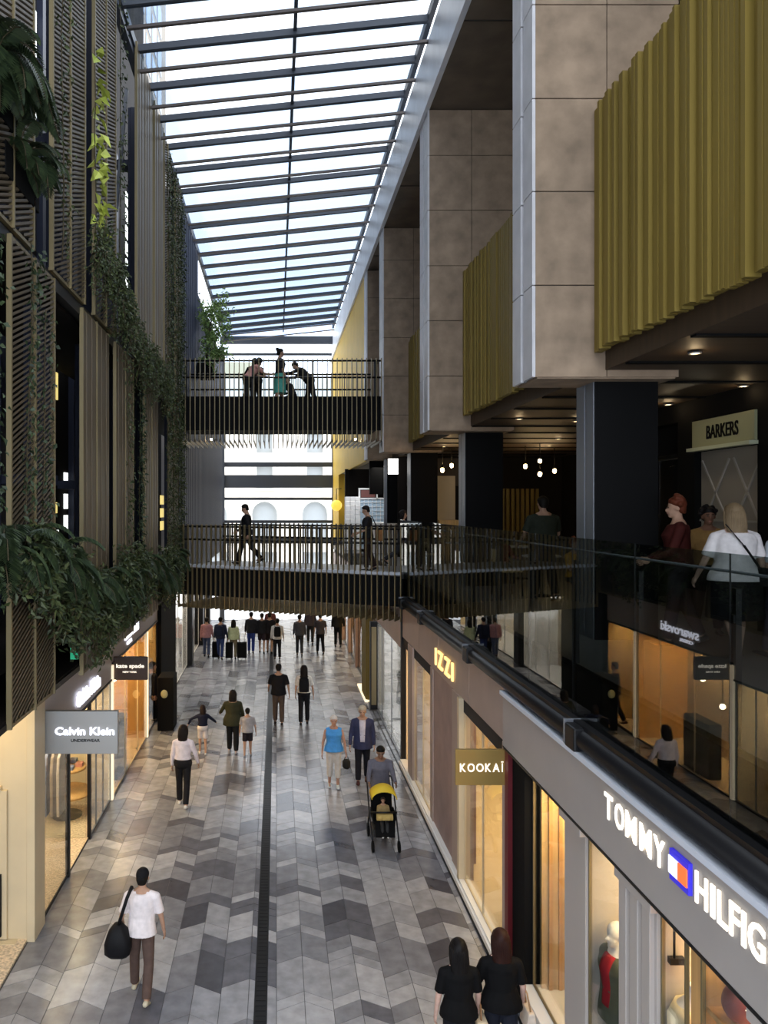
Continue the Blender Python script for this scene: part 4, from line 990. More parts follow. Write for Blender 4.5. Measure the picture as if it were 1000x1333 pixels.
    if not headless:
        b.ell(HP(0,-.008,.025), (.078*k,.097*k,.097*k), Hm, 16, 10)
        b.ell(HP(0,.022,-.035), (.057*k,.070*k,.079*k), Hm, 14, 9)
        b.cap(HP(0,.085,-.005), HP(0,.103,-.028), .010*k, .015*k, 8)
        b.ell(HP(0,.06,-.088), (.026*k,.024*k,.02*k), Hm, 8, 6)
        for s_ in (-1, 1): b.ell(HP(s_*.076,-.004,-.005), (.012*k,.02*k,.03*k), Hm, 8, 6)
        if not noface:
            for s_ in (-1, 1):
                ex.ell(HP(s_*.030,.083,.008), (.012*k,.008*k,.007*k), Hm, 8, 6, 1)
                ex.cap(HP(s_*.014,.092,.028), HP(s_*.046,.083,.028), .004*k, .003*k, 5, 3)
            ex.ell(HP(0,.086,-.058), (.022*k,.008*k,.006*k), Hm, 8, 6, 2)
    finish(b, 'body', [cmat(skin, .6), EYE, LIP, cmat(hair)], t, vox*k, ex)
    # top
    if top is not None:
        b = MB(); z0 = -.2 if hem else (.0 if not tucked else .09)
        rs = []
        if hem and hem > .02: rs += [ring(-hem, .178+.01*fem, .128, -.005, inf=.022), ring(-hem*.5, .172+.01*fem, .125, -.005, inf=.02)]
        for z, rx, ry, y in prof:
            if z >= (.02 if not tucked else .09) and z < .53: rs.append(ring(z, max(rx, .15) if (not female and z < .4) else rx, ry, y, inf=.018 if z > .2 else .022))
        b.loft(rs)
        for s_ in (-1, 1): b.cap(T(s_*.055,-.012,.50), T(s_*(sh/k-.03),-.01,.457), .052*k, .062*k, 10)
        for S, E, W, d, d2, sgn in arms:
            if sleeve == 'none': b.cap(T(sgn*(sh/k-.07), -.005, .47), T(sgn*(sh/k-.03), -.005, .445), .062*k, .056*k, 10); continue
            b.cap(T(sgn*(sh/k-.06), -.005, .445), S, .066*k, .064*k, 12)
            if sleeve == 'short': b.tube([S, S+(E-S)*.35, S+(E-S)*.78], [.064*k, .062*k, .064*k], 12)
            else: b.cap(S, E, .060*k, .050*k, 12); b.tube([E, E+(W-E)*.5, E+(W-E)*.96], [.050*k,.044*k,.038*k], 12); 
        finish(b, 'jacket' if open_jacket else 'shirt', cmat(top), t, vox*k)
        if open_jacket:
            b = MB(); rs = []
            for z, rx, ry, y in prof:
                if .0 <= z <= .5: rs.append([T(x_, y+.0+(ry*bulk+.022)*math.sqrt(max(0, 1-(x_/(rx*bulk+.02))**2)), z) for x_ in (-.05*(1+(z-.05)), -.025, 0, .025, .05*(1+(z-.05)))] + [T(x_, y+(ry*bulk)*.8, z) for x_ in (.05, .025, 0, -.025, -.05)])
            b.loft(rs); b.build('shirt_front', cmat(open_jacket), t, local=True)
    # bottom
    if leg in ('trousers', 'shorts', 'capri'):
        b = MB(); b.loft([ring(z, rx, ry, y, inf=.012) for z, rx, ry, y in prof if z <= .11])
        for H, K, A, ang in legs:
            f = bulk**.6
            end = {'trousers': .97, 'capri': .62, 'shorts': -.05}[leg]
            if leg == 'shorts': b.tube([H+V((0,0,.02*k)), H+(K-H)*.5, H+(K-H)*.82], [.095*k*f, .088*k*f, .085*k*f], 12)
            else:
                b.tube([H+V((0,0,.02*k)), H+(K-H)*.5, K], [.095*k*f, .082*k*f, .066*k*f], 12)
                b.cap(K-V((0,0,.0)), K+(A-K)*.1, .066*k*f, .064*k*f, 12); b.tube([K, K+(A-K)*end*.5, K+(A-K)*end], [.068*k*f, .066*k*f, .062*k], 12)
        finish(b, {'trousers': 'trousers', 'capri': 'trousers', 'shorts': 'shorts'}[leg], cmat(bottom), t, vox*k)
    elif leg == 'skirt':
        b = MB(); kz = min(l[1].z for l in legs) - hz; zb = kz/k - .02
        dy = sum(l[1].y for l in legs)/2/k
        b.loft([ring(.12, .15, .105, 0, inf=.012), ring(.0, .18, .13, 0, inf=.012)] + [[hc+V((.21*k*bulk*math.cos(2*PI*j/18), (dy*.6+.17*bulk*math.sin(2*PI*j/18))*k, zb*k)) for j in range(18)]])
        finish(b, 'skirt', cmat(bottom), t, vox*k)
    # shoes
    for H, K, A, ang in legs:
        b = MB(); s = V((0,0,-.075*k)); 
        pr = [(-.07,.02,.02,.035),(-.055,.034,.0,.07),(0,.036,0,.085),(.06,.040,0,.06),(.12,.042,0,.045),(.165,.034,.004,.036),(.185,.018,.012,.026)]
        rot = Matrix.Rotation(max(-.55, min(.5, ang*.75)), 3, 'X')
        rr = []
        for y, w, zb_, zt in pr:
            rr.append([A + rot @ (s + V((w*k*math.cos(2*PI*j/10), y*k, ((zb_+zt)/2+(zt-zb_)/2*math.sin(2*PI*j/10))*k))) for j in range(10)])
        b.loft(rr); b.build('shoe', cmat(shoes), t, local=True)
    # hair
    if hstyle != 'none' and not headless:
        b = MB()
        def hr(lst): b.loft([[HP(x0+rx*math.cos(2*PI*j/16), y0+ry*math.sin(2*PI*j/16), z) for j in range(16)] for z, x0, y0, rx, ry in lst])
        if hstyle in ('short', 'curly', 'crop'):
            g = .012 if hstyle == 'crop' else .016
            hr([(-.06,0,-.062,.045,.036),(-.03,0,-.045,.068,.054),(.02,0,-.025,.082,.078),(.06,0,-.012,.083+g*.3,.094),(.095,0,-.008,.07,.085),(.118,0,-.008,.045,.055),(.13,0,-.01,.015,.02)])
            if hstyle == 'curly':
                for q in range(26):
                    v = rv(); v.y = -abs(v.y)*.8+.15; v.z = abs(v.z)*1.1-.15; b.ell(HP(v.x*.095, v.y*.11-.01, .045+v.z*.10), (.032*k,.032*k,.032*k), None, 7, 5)
        elif hstyle in ('long', 'bob'):
            L = .34 if hstyle == 'long' else .12
            nn = 32; rr = [(-.06-L,0,-.085,.060,.020),(-.05-L*.75,0,-.086,.082,.032),(-.04-L*.35,0,-.080,.092,.042),(-.04,0,-.060,.093,.056),(.01,0,-.033,.090,.080),(.06,0,-.016,.087,.097),(.10,0,-.010,.071,.085),(.122,0,-.01,.045,.055),(.134,0,-.01,.012,.02)]
            rip = [1+.07*math.sin(j*2.4)+.03*rnd.uniform(-1,1) for j in range(nn)]
            b.loft([[HP(x0+rx*(1+(rip[j]-1)*min(1,max(.15,(.12-z)*5)))*math.cos(2*PI*j/nn), y0+ry*(1+(rip[j]-1)*min(1,max(.15,(.12-z)*5)))*math.sin(2*PI*j/nn), z-(.02*rnd.random() if z < -.06-L+.01 else 0)) for j in range(nn)] for z, x0, y0, rx, ry in rr])
            for s_ in (-1, 1): b.tube([HP(s_*.055,.035,.095), HP(s_*.080,.018,.03), HP(s_*.084,.0,-.05), HP(s_*.08,-.04,-.06-L*.5)], [.014*k,.022*k,.022*k,.014*k], 8)
            for q in range(16):
                a_ = -PI*(q+.5)/16; b.tube([HP(.07*math.cos(a_),-.02+.07*math.sin(a_),.09), HP(.088*math.cos(a_),-.03+.085*math.sin(a_),.01), HP(.092*math.cos(a_),-.065+.045*math.sin(a_),-.1), HP(.085*math.cos(a_)+.01*rnd.uniform(-1,1),-.08+.03*math.sin(a_),-.05-L*rnd.uniform(.85,1.1))], [.008*k,.012*k,.013*k,.004*k], 6)
            b.build('hair', cmat(hair, .5), t, local=True); b = None
        elif hstyle == 'bun':
            hr([(-.06,0,-.062,.045,.036),(-.03,0,-.045,.068,.054),(.02,0,-.025,.084,.080),(.06,0,-.012,.086,.096),(.095,0,-.008,.072,.087),(.118,0,-.008,.045,.055),(.13,0,-.01,.015,.02)])
            b.ell(HP(0,-.09,.10), (.05*k,.05*k,.05*k), None, 10, 8)
        elif hstyle == 'cap':
            hr([(-.07,0,-.05,.05,.04),(-.02,0,-.035,.076,.066),(.03,0,-.015,.084,.088)])
            b.build('hair', cmat(hair), t, local=True); b = MB()
            hr([(.025,0,-.008,.086,.099),(.06,0,-.008,.085,.098),(.095,0,-.008,.07,.084),(.122,0,-.008,.035,.045)])
            b.loft([[HP(.05*math.cos(2*PI*j/12), -.10-.03+.045*math.sin(2*PI*j/12), z-.0) for j in range(12)] for z in (.022,.03)])
            finish(b, 'cap', cmat((.008,.008,.009)), t, .009*k); b = None
        if b: finish(b, 'hair', cmat(hair, .55), t, .009*k, smooth=2)
    if scarf:
        b = MB(); b.tube([T(-.09,-.05,.50), T(-.02,.11,.38), T(.12,.13,.12)], .02*k, 6); b.build('scarf', cmat(scarf), t, local=True)
    t['_a'] = 0; del t['_a']
    info = dict(T=T, arms=arms, k=k, legs=legs, root=t)
    def world(p): return Vector((X, Y, Z)) + Matrix.Rotation(rz, 3, 'Z') @ p
    info['w'] = world
    return info

def backpack(info, lab, col, s=1.0):
    T = info['T']; w = info['w']; p = w(T(0,-.20,.30)); rz = info['root'].rotation_euler.z
    t = thing('backpack', lab, 'backpack', tuple(p), rz)
    b = MB(); k = info['k']*s
    b.loft([[(x*k*sx, y*k*sy, z*k) for x, y in ((-.14,-.06),(-.1,-.09),(.1,-.09),(.14,-.06),(.14,.05),(.1,.075),(-.1,.075),(-.14,.05))] for z, sx, sy in ((-.22,.8,.7),(-.2,1,1),(0,1.05,1.1),(.15,.95,.9),(.2,.6,.6))], sm=False)
    b.build('bag', cmat(col), t, local=True, bevel=.01)
    b = MB()
    for s_ in (-1, 1): b.tube([(s_*.09*k,.07*k,.16*k), (s_*.11*k,.14*k,.21*k), (s_*.12*k,.30*k,.16*k), (s_*.13*k,.33*k,.0)], .014, 6)
    b.build('strap', cmat(col), t, local=True)
def hpos(info, i, f=1.0):
    S, E, W, d, d2, sgn = info['arms'][i]; return info['w'](W + d2*.10*info['k']*f)

# 1 man with shoulder bag
q = person('person in white t-shirt, brown trousers and black cap, walking away at the lower left', -1.74, 9.92, 0, 1.62, R(-4), stance=.035, top=(.68,.62,.62), bottom=(.085,.055,.045),
    hstyle='cap', sleeve='short', rt=(-14,16), lt=(12,4), la=(-14,16,55), ra=(4,14,14), shoes=(.42,.38,.28), vox=.010, lean=3, hem=.05)
t = thing('shoulder_bag', 'black shoulder bag hanging on the left of the person in the white t-shirt', 'bag', (-2.02, 9.80, .78))
b = MB(); b.loft([[(x*sx, y*sy, z) for x, y in ((-.15,-.08),(-.09,-.12),(.09,-.12),(.15,-.08),(.15,.08),(.09,.12),(-.09,.12),(-.15,.08))] for z, sx, sy in ((-.20,.75,.7),(-.15,1.05,1),(-.02,1.08,1.05),(.10,.85,.9),(.2,.35,.5))])
b.build('bag', cmat((.007,.007,.008), .55), t, local=True)
b = MB(); b.tube([(.0,.0,.17),(.06,-.05,.36),(.12,-.04,.55),(.17,.02,.665),(.15,.14,.60),(.05,.2,.3),(.0,.1,.15)], .022, 8); b.build('strap', cmat((.007,.007,.008), .55), t, local=True)
# 2 woman in blouse
person('woman in a loose white blouse and black trousers, with dark bob hair', -1.97, 16.2, 0, 1.70, R(-3), top=(.70,.62,.64), bottom=(.012,.011,.012), hair=(.015,.010,.008), hstyle='bob',
       sleeve='long', female=True, lt=(10,2), rt=(-10,14), la=(2,12,14), ra=(8,20,22), shoes=(.62,.60,.56), tucked=True, vox=.013)
# 3 girl
person('girl in a navy top and pale shorts holding her arms out', -1.88, 19.6, 0, 1.24, R(5), top=(.012,.014,.03), bottom=(.55,.52,.52), leg='shorts', sleeve='long', female=True, hstyle='bob', hair=(.02,.012,.01),
       la=(20,62,5), ra=(15,48,45), lt=(6,0), rt=(-8,8), shoes=(.6,.6,.6), tucked=True)
# 4
person('heavy set person in a dark olive top and black trousers between two children', -1.12, 19.7, 0, 1.60, R(0), top=(.035,.035,.018), bottom=(.01,.01,.01), hstyle='bob', hair=(.012,.009,.007), bulk=1.28, sleeve='long',
       la=(18,28,50), ra=(6,16,16), lt=(7,2), rt=(-6,8), hem=.14, shoes=(.3,.3,.32), female=True)
# 5
person('boy in a grey t-shirt and dark shorts, right of the olive dressed person', -.73, 19.4, 0, 1.22, R(-3), top=(.30,.29,.30), bottom=(.02,.016,.02), leg='shorts', hstyle='short', la=(0,12,8), ra=(6,14,10), lt=(-6,6), rt=(8,0), hem=.03, shoes=(.25,.25,.27), bulk=1.1)
# 6
person('man in a black t-shirt and brown trousers walking away beside the drain', .06, 22.3, 0, 1.74, R(0), top=(.010,.010,.012), bottom=(.07,.05,.04), hstyle='short', la=(14,14,40), ra=(-4,16,16), lt=(6,2), rt=(-8,10), hem=.06, bulk=1.12, shoes=(.03,.02,.02))
# 7
q = person('woman in white top and black trousers wearing a black backpack in mid lane', .80, 22.3, 0, 1.70, R(-2), top=(.62,.58,.52), bottom=(.01,.01,.012), hstyle='long', hair=(.015,.010,.008), female=True, la=(4,12,14), ra=(4,16,8), lt=(-7,8), rt=(7,2), shoes=(.02,.02,.02))
backpack(q, 'black backpack worn by the woman in the white top in the lane middle', (.008,.008,.01))
# 8 old woman
q = person('older woman in a blue sleeveless top and cream capri trousers facing the camera', 1.29, 17.3, 0, 1.60, R(180), top=(.07,.28,.62), bottom=(.55,.50,.44), leg='capri', hstyle='short', hair=(.62,.58,.54), sleeve='none', female=True, bulk=1.12,
       la=(16,14,22), ra=(6,16,14), lt=(4,2), rt=(-3,6), shoes=(.5,.56,.58), skin=(.40,.22,.15), hem=.04)
p = hpos(q, 0); t = thing('handbag', 'small dark handbag held by the older woman in the blue top', 'handbag', tuple(p))
b = MB(); b.lathe([(.05,-.26),(.09,-.22),(.09,-.1),(.06,-.06)], (0,0,0), 12); b.build('bag', cmat((.02,.018,.015)), t, local=True)
b = MB(); b.tube([(-.05,0,-.09),(-.03,0,.0),(.03,0,.0),(.05,0,-.09)], .008, 6); b.build('handle', cmat((.02,.018,.015)), t, local=True)
# 9 old man
person('older man in an open navy jacket and dark trousers facing the camera', 1.97, 17.6, 0, 1.76, R(174), top=(.035,.04,.085), bottom=(.012,.012,.016), hstyle='short', hair=(.42,.38,.30), sleeve='long', hem=.14, open_jacket=(.52,.50,.58), bulk=1.06,
       la=(-6,10,10), ra=(10,12,16), lt=(-6,10), rt=(9,2), shoes=(.05,.02,.02), head=(0,-8))
# 10 stroller man
person('man in a grey jumper pushing the yellow and black stroller', 2.03, 15.05, 0, 1.66, R(178), top=(.13,.125,.15), bottom=(.012,.012,.014), hstyle='short', sleeve='long', hem=.06, la=(38,10,42), ra=(38,10,42), lt=(8,2), rt=(-10,12), lean=6, head=(0,-12), bulk=1.05, skin=SKIN_D)
t = thing('stroller', 'yellow and black stroller with a small child, pushed towards the camera', 'stroller', (2.0, 14.38, 0), R(180))
b = MB()
b.loft([[(.24*math.cos(a), y+.0, .98+ -.10+ r*math.sin(a)) for a in [PI*j/12 for j in range(13)]] + [(.225*math.cos(a), y, .98-.10+(r-.015)*math.sin(a)) for a in [PI*(12-j)/12 for j in range(13)]] for y, r in ((-.22,.16),(-.1,.22),(.05,.22),(.16,.15))])
b.build('canopy', mat('stroller_yellow', (.70,.48,.02), .6), t, local=True)
b = MB(); b.box(-.2,-.2,.42,.2,.14,.47); b.bar((0,-.2,.45),(0,-.36,.92),.4,.04); b.bar((0,.12,.45),(0,.3,.24),.36,.03); b.box(-.22,-.2,.47,-.19,.12,.62); b.box(.19,-.2,.47,.22,.12,.62)
b.build('seat', M['blackm'], t, local=True, bevel=.01)
b = MB()
for s_ in (-1, 1): b.tube([(s_*.24,-.62,1.05),(s_*.25,-.35,.85),(s_*.25,-.05,.5),(s_*.24,.36,.14)], .014, 8); b.tube([(s_*.25,-.1,.55),(s_*.26,-.34,.12)], .014, 8)
b.tube([(-.24,-.62,1.05),(.24,-.62,1.05)], .018, 8); b.tube([(-.24,.1,.62),(0,.2,.66),(.24,.1,.62)], .018, 8)
b.build('frame', M['black'], t, local=True)
b = MB(); b.box(-.2,-.3,.16,.2,.1,.30); b.build('basket', mat('basket', (.03,.03,.03), .9), t, local=True, bevel=.02)
b = MB(); b.box(-.15,.13,.52,.15,.22,.62); b.ell((-.07,.2,.56),(.06,.04,.05)); b.ell((.08,.2,.56),(.055,.04,.05)); b.build('blanket', mat('blanket', (.45,.32,.10), .9), t, local=True)
for x in (-.24, .24):
    for y, r in ((.36,.10),(-.34,.12)):
        b = MB(); b.loft([[(x+w, y+rr*math.cos(2*PI*j/20), r+rr*math.sin(2*PI*j/20)) for j in range(20)] for w, rr in ((-.022,r*.8),(-.018,r),(.018,r),(.022,r*.8))], sm=False); b.build('wheel', M['blackm'], t, local=True)
person('small child sitting in the yellow and black stroller', 2.0, 14.37, .22, .78, R(180), top=(.30,.22,.10), bottom=(.03,.03,.03), hstyle='short', hair=(.05,.03,.02), la=(35,8,40), ra=(35,8,40), lt=(75,60), rt=(75,60), shoes=(.75,.74,.72), lean=-12, vox=.02)
# 11, 12 women at the bottom
q1 = person('woman with long black hair and black top, left of the bottom edge pair', 1.97, 8.30, 0, 1.62, R(0), top=(.0035,.0035,.004), bottom=(.01,.01,.013), hair=(.006,.005,.005), hstyle='long', female=True, sleeve='short', la=(2,12,10), ra=(8,12,14), vox=.010, bulk=1.02, hem=.04, skin=(.55,.36,.29))
q2 = person('woman with dark reddish hair and black top, right of the bottom edge pair', 2.46, 8.42, 0, 1.66, R(-4), top=(.0035,.0035,.004), bottom=(.012,.014,.022), hair=(.022,.008,.006), hstyle='long', female=True, sleeve='short', la=(4,22,42), ra=(4,14,20), vox=.010, bulk=1.12, hem=.04, skin=(.55,.36,.29))
t = thing('tote_bag', 'cream and tan tote bag held between the two women at the bottom edge', 'bag', (2.22, 8.40, .62))
b = MB(); b.loft([[(x*s_, y, z) for x, y in ((-.09,-.13),(.09,-.13),(.09,.13),(-.09,.13))] for z, s_ in ((-.17,1),(.12,.7))], sm=False); b.build('bag', cmat((.6,.5,.36)), t, local=True, bevel=.015)
b = MB(); b.tube([(0,-.08,.11),(0,-.05,.26),(0,.05,.26),(0,.08,.11)], .01, 6); b.build('handle', cmat((.3,.16,.08)), t, local=True)
t = thing('handbag', 'pale handbag on the arm of the right woman at the bottom edge', 'handbag', (2.76, 8.42, .74))
b = MB(); b.loft([[(x*s_, y, z) for x, y in ((-.06,-.13),(.06,-.13),(.06,.13),(-.06,.13))] for z, s_ in ((-.12,1),(.08,.6))], sm=False); b.build('bag', cmat((.62,.52,.42)), t, local=True, bevel=.015)
b = MB(); b.tube([(0,-.08,.08),(-.03,-.05,.26),(-.03,.05,.26),(0,.08,.08)], .01, 6); b.build('handle', cmat((.35,.22,.12)), t, local=True)
# far group
FG = [('person in a pink jumper and blue jeans, leftmost of the far group',269,855,1.66,(.50,.25,.26),(.07,.09,.16),'short','long',{}),
 ('person in blue jeans with a navy backpack, second from the left in the far group',287,858,1.74,(.02,.025,.05),(.025,.04,.12),'short','long',{'bp':(.012,.016,.035)}),
 ('woman with long dark hair in a pale green top between two suitcases',304,857,1.62,(.42,.46,.28),(.20,.16,.10),'long','long',{'female':True}),
 ('person in a dark top and bright blue jeans in the far group',327,850,1.76,(.02,.02,.025),(.03,.05,.22),'short','long',{}),
 ('person in dark jacket and shorts, left of the close pair near the drain',341,850,1.72,(.015,.015,.018),(.03,.02,.025),'short','long',{'leg':'shorts'}),
 ('person in dark coat, right of the close pair near the drain',351,850,1.74,(.012,.01,.012),(.02,.012,.012),'short','long',{'leg':'shorts'}),
 ('person in pale top with black backpack, beside the drain in the far group',361,858,1.68,(.55,.53,.52),(.01,.01,.014),'short','long',{'bp':(.008,.008,.009)}),
 ('person in a dark grey jacket standing alone right of the lane middle',390,853,1.72,(.06,.06,.07),(.03,.03,.035),'short','long',{}),
 ('person in a dark top and black trousers, walking right of the grey jacket person',417,851,1.74,(.045,.04,.045),(.008,.008,.01),'short','short',{}),
 ('distant person partly hidden left of the dark dressed walker',404,838,1.72,(.05,.04,.045),(.02,.02,.02),'short','long',{}),
 ('dark figure standing close to the far right shopfront',440,842,1.80,(.015,.014,.012),(.012,.012,.012),'short','long',{}),
 ('distant person with a reddish scarf beyond the far group',352,838,1.70,(.12,.04,.04),(.03,.03,.03),'short','long',{})]
for i, (lab, px, py, h, tc, bc, hs, sl, o) in enumerate(FG):
    Yp = 6300/(py-660); bp = o.pop('bp', None)
    q = person(lab, (px-360)*Yp/1000, Yp, 0, h, R(rnd.uniform(-6, 6)), top=tc, bottom=bc, hstyle=hs, sleeve=sl, lt=(rnd.uniform(6,15),3), rt=(rnd.uniform(-16,-7),14), la=(rnd.uniform(-6,12),10,14), ra=(rnd.uniform(-6,12),12,14), hem=.06, vox=.022, **o)
    if bp: backpack(q, ('navy' if i == 1 else 'black')+' backpack worn by the '+('second person from the left' if i == 1 else 'person in the pale top')+' in the far group', bp)
for px, py, lab in ((281,857,'dark suitcase rolling left of the navy backpack person'),(298.5,858,'dark suitcase rolling left of the woman in pale green'),(315,858,'large black suitcase rolling right of the woman in pale green')):
    Yp = 6300/(py-660); X = (px-360)*Yp/1000
    t = thing('suitcase', lab, 'suitcase', (X, Yp, 0), group='rolling suitcases of the far group')
    w = .2 if px > 310 else .15
    b = MB(); b.box(X-w, Yp-.13, .06, X+w, Yp+.13, .70); b.build('shell', M['blackm'], t, bevel=.03)
    b = MB(); b.tube([(X-.1,Yp+.1,.7),(X-.1,Yp+.12,1.0),(X+.1,Yp+.12,1.0),(X+.1,Yp+.1,.7)], .012, 6); b.build('handle', M['grey'], t)
    for sx in (-1, 1):
        b = MB(); b.ell((X+sx*(w-.04), Yp-.09, .035), (.02,.035,.035)); b.ell((X+sx*(w-.04), Yp+.09, .035), (.02,.035,.035)); b.build('wheel', M['grey'], t)
person('dark figure by the black kiosk at the left wall, half hidden by the shopfront', -3.72+.1, 23.0-.6, 0, 1.78, R(-60), top=(.012,.01,.01), bottom=(.01,.01,.01), vox=.02, sleeve='long', hem=.1)
# level 1
person('man in dark clothes walking left on the lower footbridge', -.86, 22.2, 4.65, 1.76, R(84), top=(.012,.012,.014), bottom=(.01,.01,.01), sleeve='long', lt=(20,8), rt=(-18,22), la=(-22,10,30), ra=(24,8,30), hem=.06, head=(0,-16), bulk=1.05, vox=.014)
person('man in a dark t-shirt standing at the right end of the lower footbridge', 2.36, 19.9, 4.65, 1.68, R(80), top=(.014,.014,.016), bottom=(.03,.02,.018), sleeve='short', lt=(4,4), rt=(-8,10), la=(14,8,50), ra=(10,8,60), hem=.05, vox=.014, head=(0,-14))
t = thing('shoulder_bag', 'brown bag behind the man in the dark t-shirt on the lower footbridge', 'bag', (2.68, 19.95, 5.6)); b = MB(); b.box(-.1,-.14,-.18,.1,.14,.16); b.build('bag', cmat((.28,.13,.05)), t, local=True, bevel=.03)
b = MB(); b.tube([(-.06,0,.15),(-.2,0,.45),(-.3,.02,.5)], .012, 6); b.build('strap', cmat((.02,.02,.02)), t, local=True)
person('person with long dark hair striding off the right end of the lower footbridge', 3.42, 20.8, 4.655, 1.60, R(-100), top=(.035,.035,.035), bottom=(.03,.03,.035), hstyle='long', sleeve='long', female=True, lt=(24,6), rt=(-24,34), la=(12,8,30), ra=(-10,8,20), hem=.08, vox=.014)
# upper bridge
person('woman in a dark top and turquoise skirt standing on the upper footbridge', .1, 22.55, 9.15, 1.80, R(-70), top=(.03,.03,.035), bottom=(.10,.42,.34), leg='skirt', hstyle='bun', sleeve='short', female=True, tucked=True, la=(8,8,30), ra=(4,8,20), vox=.014)
person('person in a salmon pink top bending over on the upper footbridge', -.86, 22.6, 9.15, 1.70, R(-60), top=(.52,.26,.22), bottom=(.02,.02,.02), hstyle='bob', sleeve='short', female=True, lean=34, la=(50,10,40), ra=(50,10,40), vox=.016)
person('person in black leaning on the upper footbridge rail beside the pink top', -.62, 23.1, 9.15, 1.72, R(10), top=(.012,.012,.014), bottom=(.01,.01,.01), hstyle='short', sleeve='long', lean=20, la=(60,14,30), ra=(60,14,30), vox=.016, bulk=1.1)
person('dark haired person in a dark jacket bending down, rightmost on the upper footbridge', 1.0, 22.8, 9.15, 1.66, R(75), top=(.012,.012,.014), bottom=(.012,.012,.014), hstyle='short', sleeve='long', lean=42, la=(70,14,20), ra=(60,14,30), vox=.016, bulk=1.15)
person('seated person in black at the middle of the upper footbridge', .5, 22.9, 9.15, 1.35, R(60), top=(.014,.014,.016), bottom=(.01,.01,.01), sleeve='long', lt=(80,85), rt=(80,85), lean=20, la=(40,12,40), ra=(40,12,40), vox=.016)
# right balcony
q = person('blonde woman in white t-shirt and black skirt walking on the right balcony', 4.92, 8.25, 4.655, 1.68, R(-8), top=(.66,.62,.62), bottom=(.008,.008,.009), leg='skirt', hair=(.20,.14,.08), hstyle='long', female=True, bulk=1.32, sleeve='short',
       la=(8,20,30), ra=(6,18,20), lt=(-14,16), rt=(10,2), vox=.010, shoes=(.04,.03,.03), skin=(.50,.32,.24), hem=.03)
T = q['T']; t = thing('crossbody_bag', 'black crossbody bag of the blonde woman on the right balcony', 'bag', tuple(q['w'](T(.24,-.05,.02))), R(-8))
b = MB(); b.box(-.05,-.12,-.1,.05,.12,.1); b.build('bag', cmat((.008,.008,.009)), t, local=True, bevel=.02)
b = MB(); b.bar((-.02,-.06,.08),(-.22,-.135,.34),.03,.008); b.bar((-.22,-.135,.34),(-.38,-.09,.56),.03,.008); b.build('strap', cmat((.008,.008,.009)), t, local=True)
person('woman with piled reddish curly hair in a dark red top on the right balcony', 4.78, 9.15, 4.655, 1.76, R(70), top=(.05,.010,.008), bottom=(.02,.015,.02), hair=(.10,.025,.012), hstyle='curly', sleeve='long', female=True, bulk=1.1, la=(20,10,50), ra=(16,10,50), vox=.014, scarf=(.05,.03,.08))
person('person with black curly hair in a mustard shirt on the right balcony', 5.62, 10.0, 4.655, 1.64, R(165), top=(.26,.15,.05), bottom=(.03,.02,.02), hair=(.008,.006,.006), hstyle='curly', sleeve='short', la=(30,12,70), ra=(20,10,40), vox=.014, skin=(.16,.08,.05), bulk=1.05)
person('person in a pale floral top cut off by the right edge on the balcony', 5.50, 8.35, 4.655, 1.58, R(20), top=(.42,.46,.50), bottom=(.05,.05,.08), hair=(.1,.06,.03), hstyle='bob', sleeve='short', female=True, bulk=1.15, vox=.014)
person('large man in dark green seen from behind between the two nearest black columns', 4.72, 13.6, 4.655, 1.83, R(5), top=(.022,.026,.018), bottom=(.015,.015,.015), hstyle='short', sleeve='short', bulk=1.32, la=(10,16,40), ra=(20,16,50), vox=.014)
person('person in an orange top seated beside the nearest black column', 5.2, 13.4, 4.5, 1.5, R(200), top=(.60,.30,.03), bottom=(.03,.03,.03), hair=(.25,.07,.03), hstyle='curly', sleeve='short', lt=(70,70), rt=(70,70), la=(30,12,60), ra=(30,12,60), vox=.016, female=True)
person('seated person in a red top just right of the second black column', 4.95, 16.9, 4.5, 1.5, R(190), top=(.30,.05,.03), bottom=(.03,.03,.03), hstyle='short', sleeve='long', lt=(75,75), rt=(75,75), la=(30,12,60), ra=(30,12,60), vox=.02)

# ---------------- mannequins
def mannequin(lab, X, Y, Z, rz, **o):
    b = MB(); b.lathe([(.2,0),(.2,.012),(.19,.015)], (X, Y, Z-.02), 20)
    return person(lab, X, Y, Z, 1.74, rz, skin=(.75,.73,.70), hstyle='none', noface=True, name='mannequin', cat='mannequin', vox=.012, **o)
mannequin('white mannequin in a green grey jacket, red top and khaki trousers in the near window', 3.30, 7.44, .55, R(105), top=(.10,.11,.08), open_jacket=(.35,.02,.03), bottom=(.36,.28,.14), sleeve='long', hem=.12, la=(8,10,20), ra=(-4,10,12), shoes=(.6,.6,.6))
t = thing('bust_form', 'pale headless dress form in a cream top in the second near window', 'bust form', (3.28, 6.02, .55))
b = MB(); b.loft([[(3.28+rx*.8*math.cos(2*PI*j/20), 6.02+ry*math.sin(2*PI*j/20), z+.42) for j in range(20)] for z, rx, ry in ((1.15,.16,.12),(1.3,.15,.11),(1.5,.17,.13),(1.75,.21,.15),(1.9,.22,.14),(1.98,.17,.11),(2.03,.08,.07),(2.10,.055,.055),(2.13,.05,.05))])
b.build('torso', M['white'], t)
b = MB(); b.loft([[(3.28+rx*.8*math.cos(2*PI*j/20)*(1+.06*(j%2)), 6.02+ry*math.sin(2*PI*j/20)*(1+.06*(j%2)), z+.42) for j in range(20)] for z, rx, ry in ((.85,.22,.18),(1.3,.18,.14),(1.5,.19,.15),(1.75,.235,.17),(1.9,.24,.16),(1.98,.19,.13))]); b.build('top', cmat((.72,.62,.42)), t)
b = MB(); b.tube([(3.28,6.02,.57),(3.28,6.02,1.6)], .02, 8); b.lathe([(.16,0),(.16,.02),(.02,.03)], (3.28,6.02,.55), 18); b.build('stand', M['black'], t)
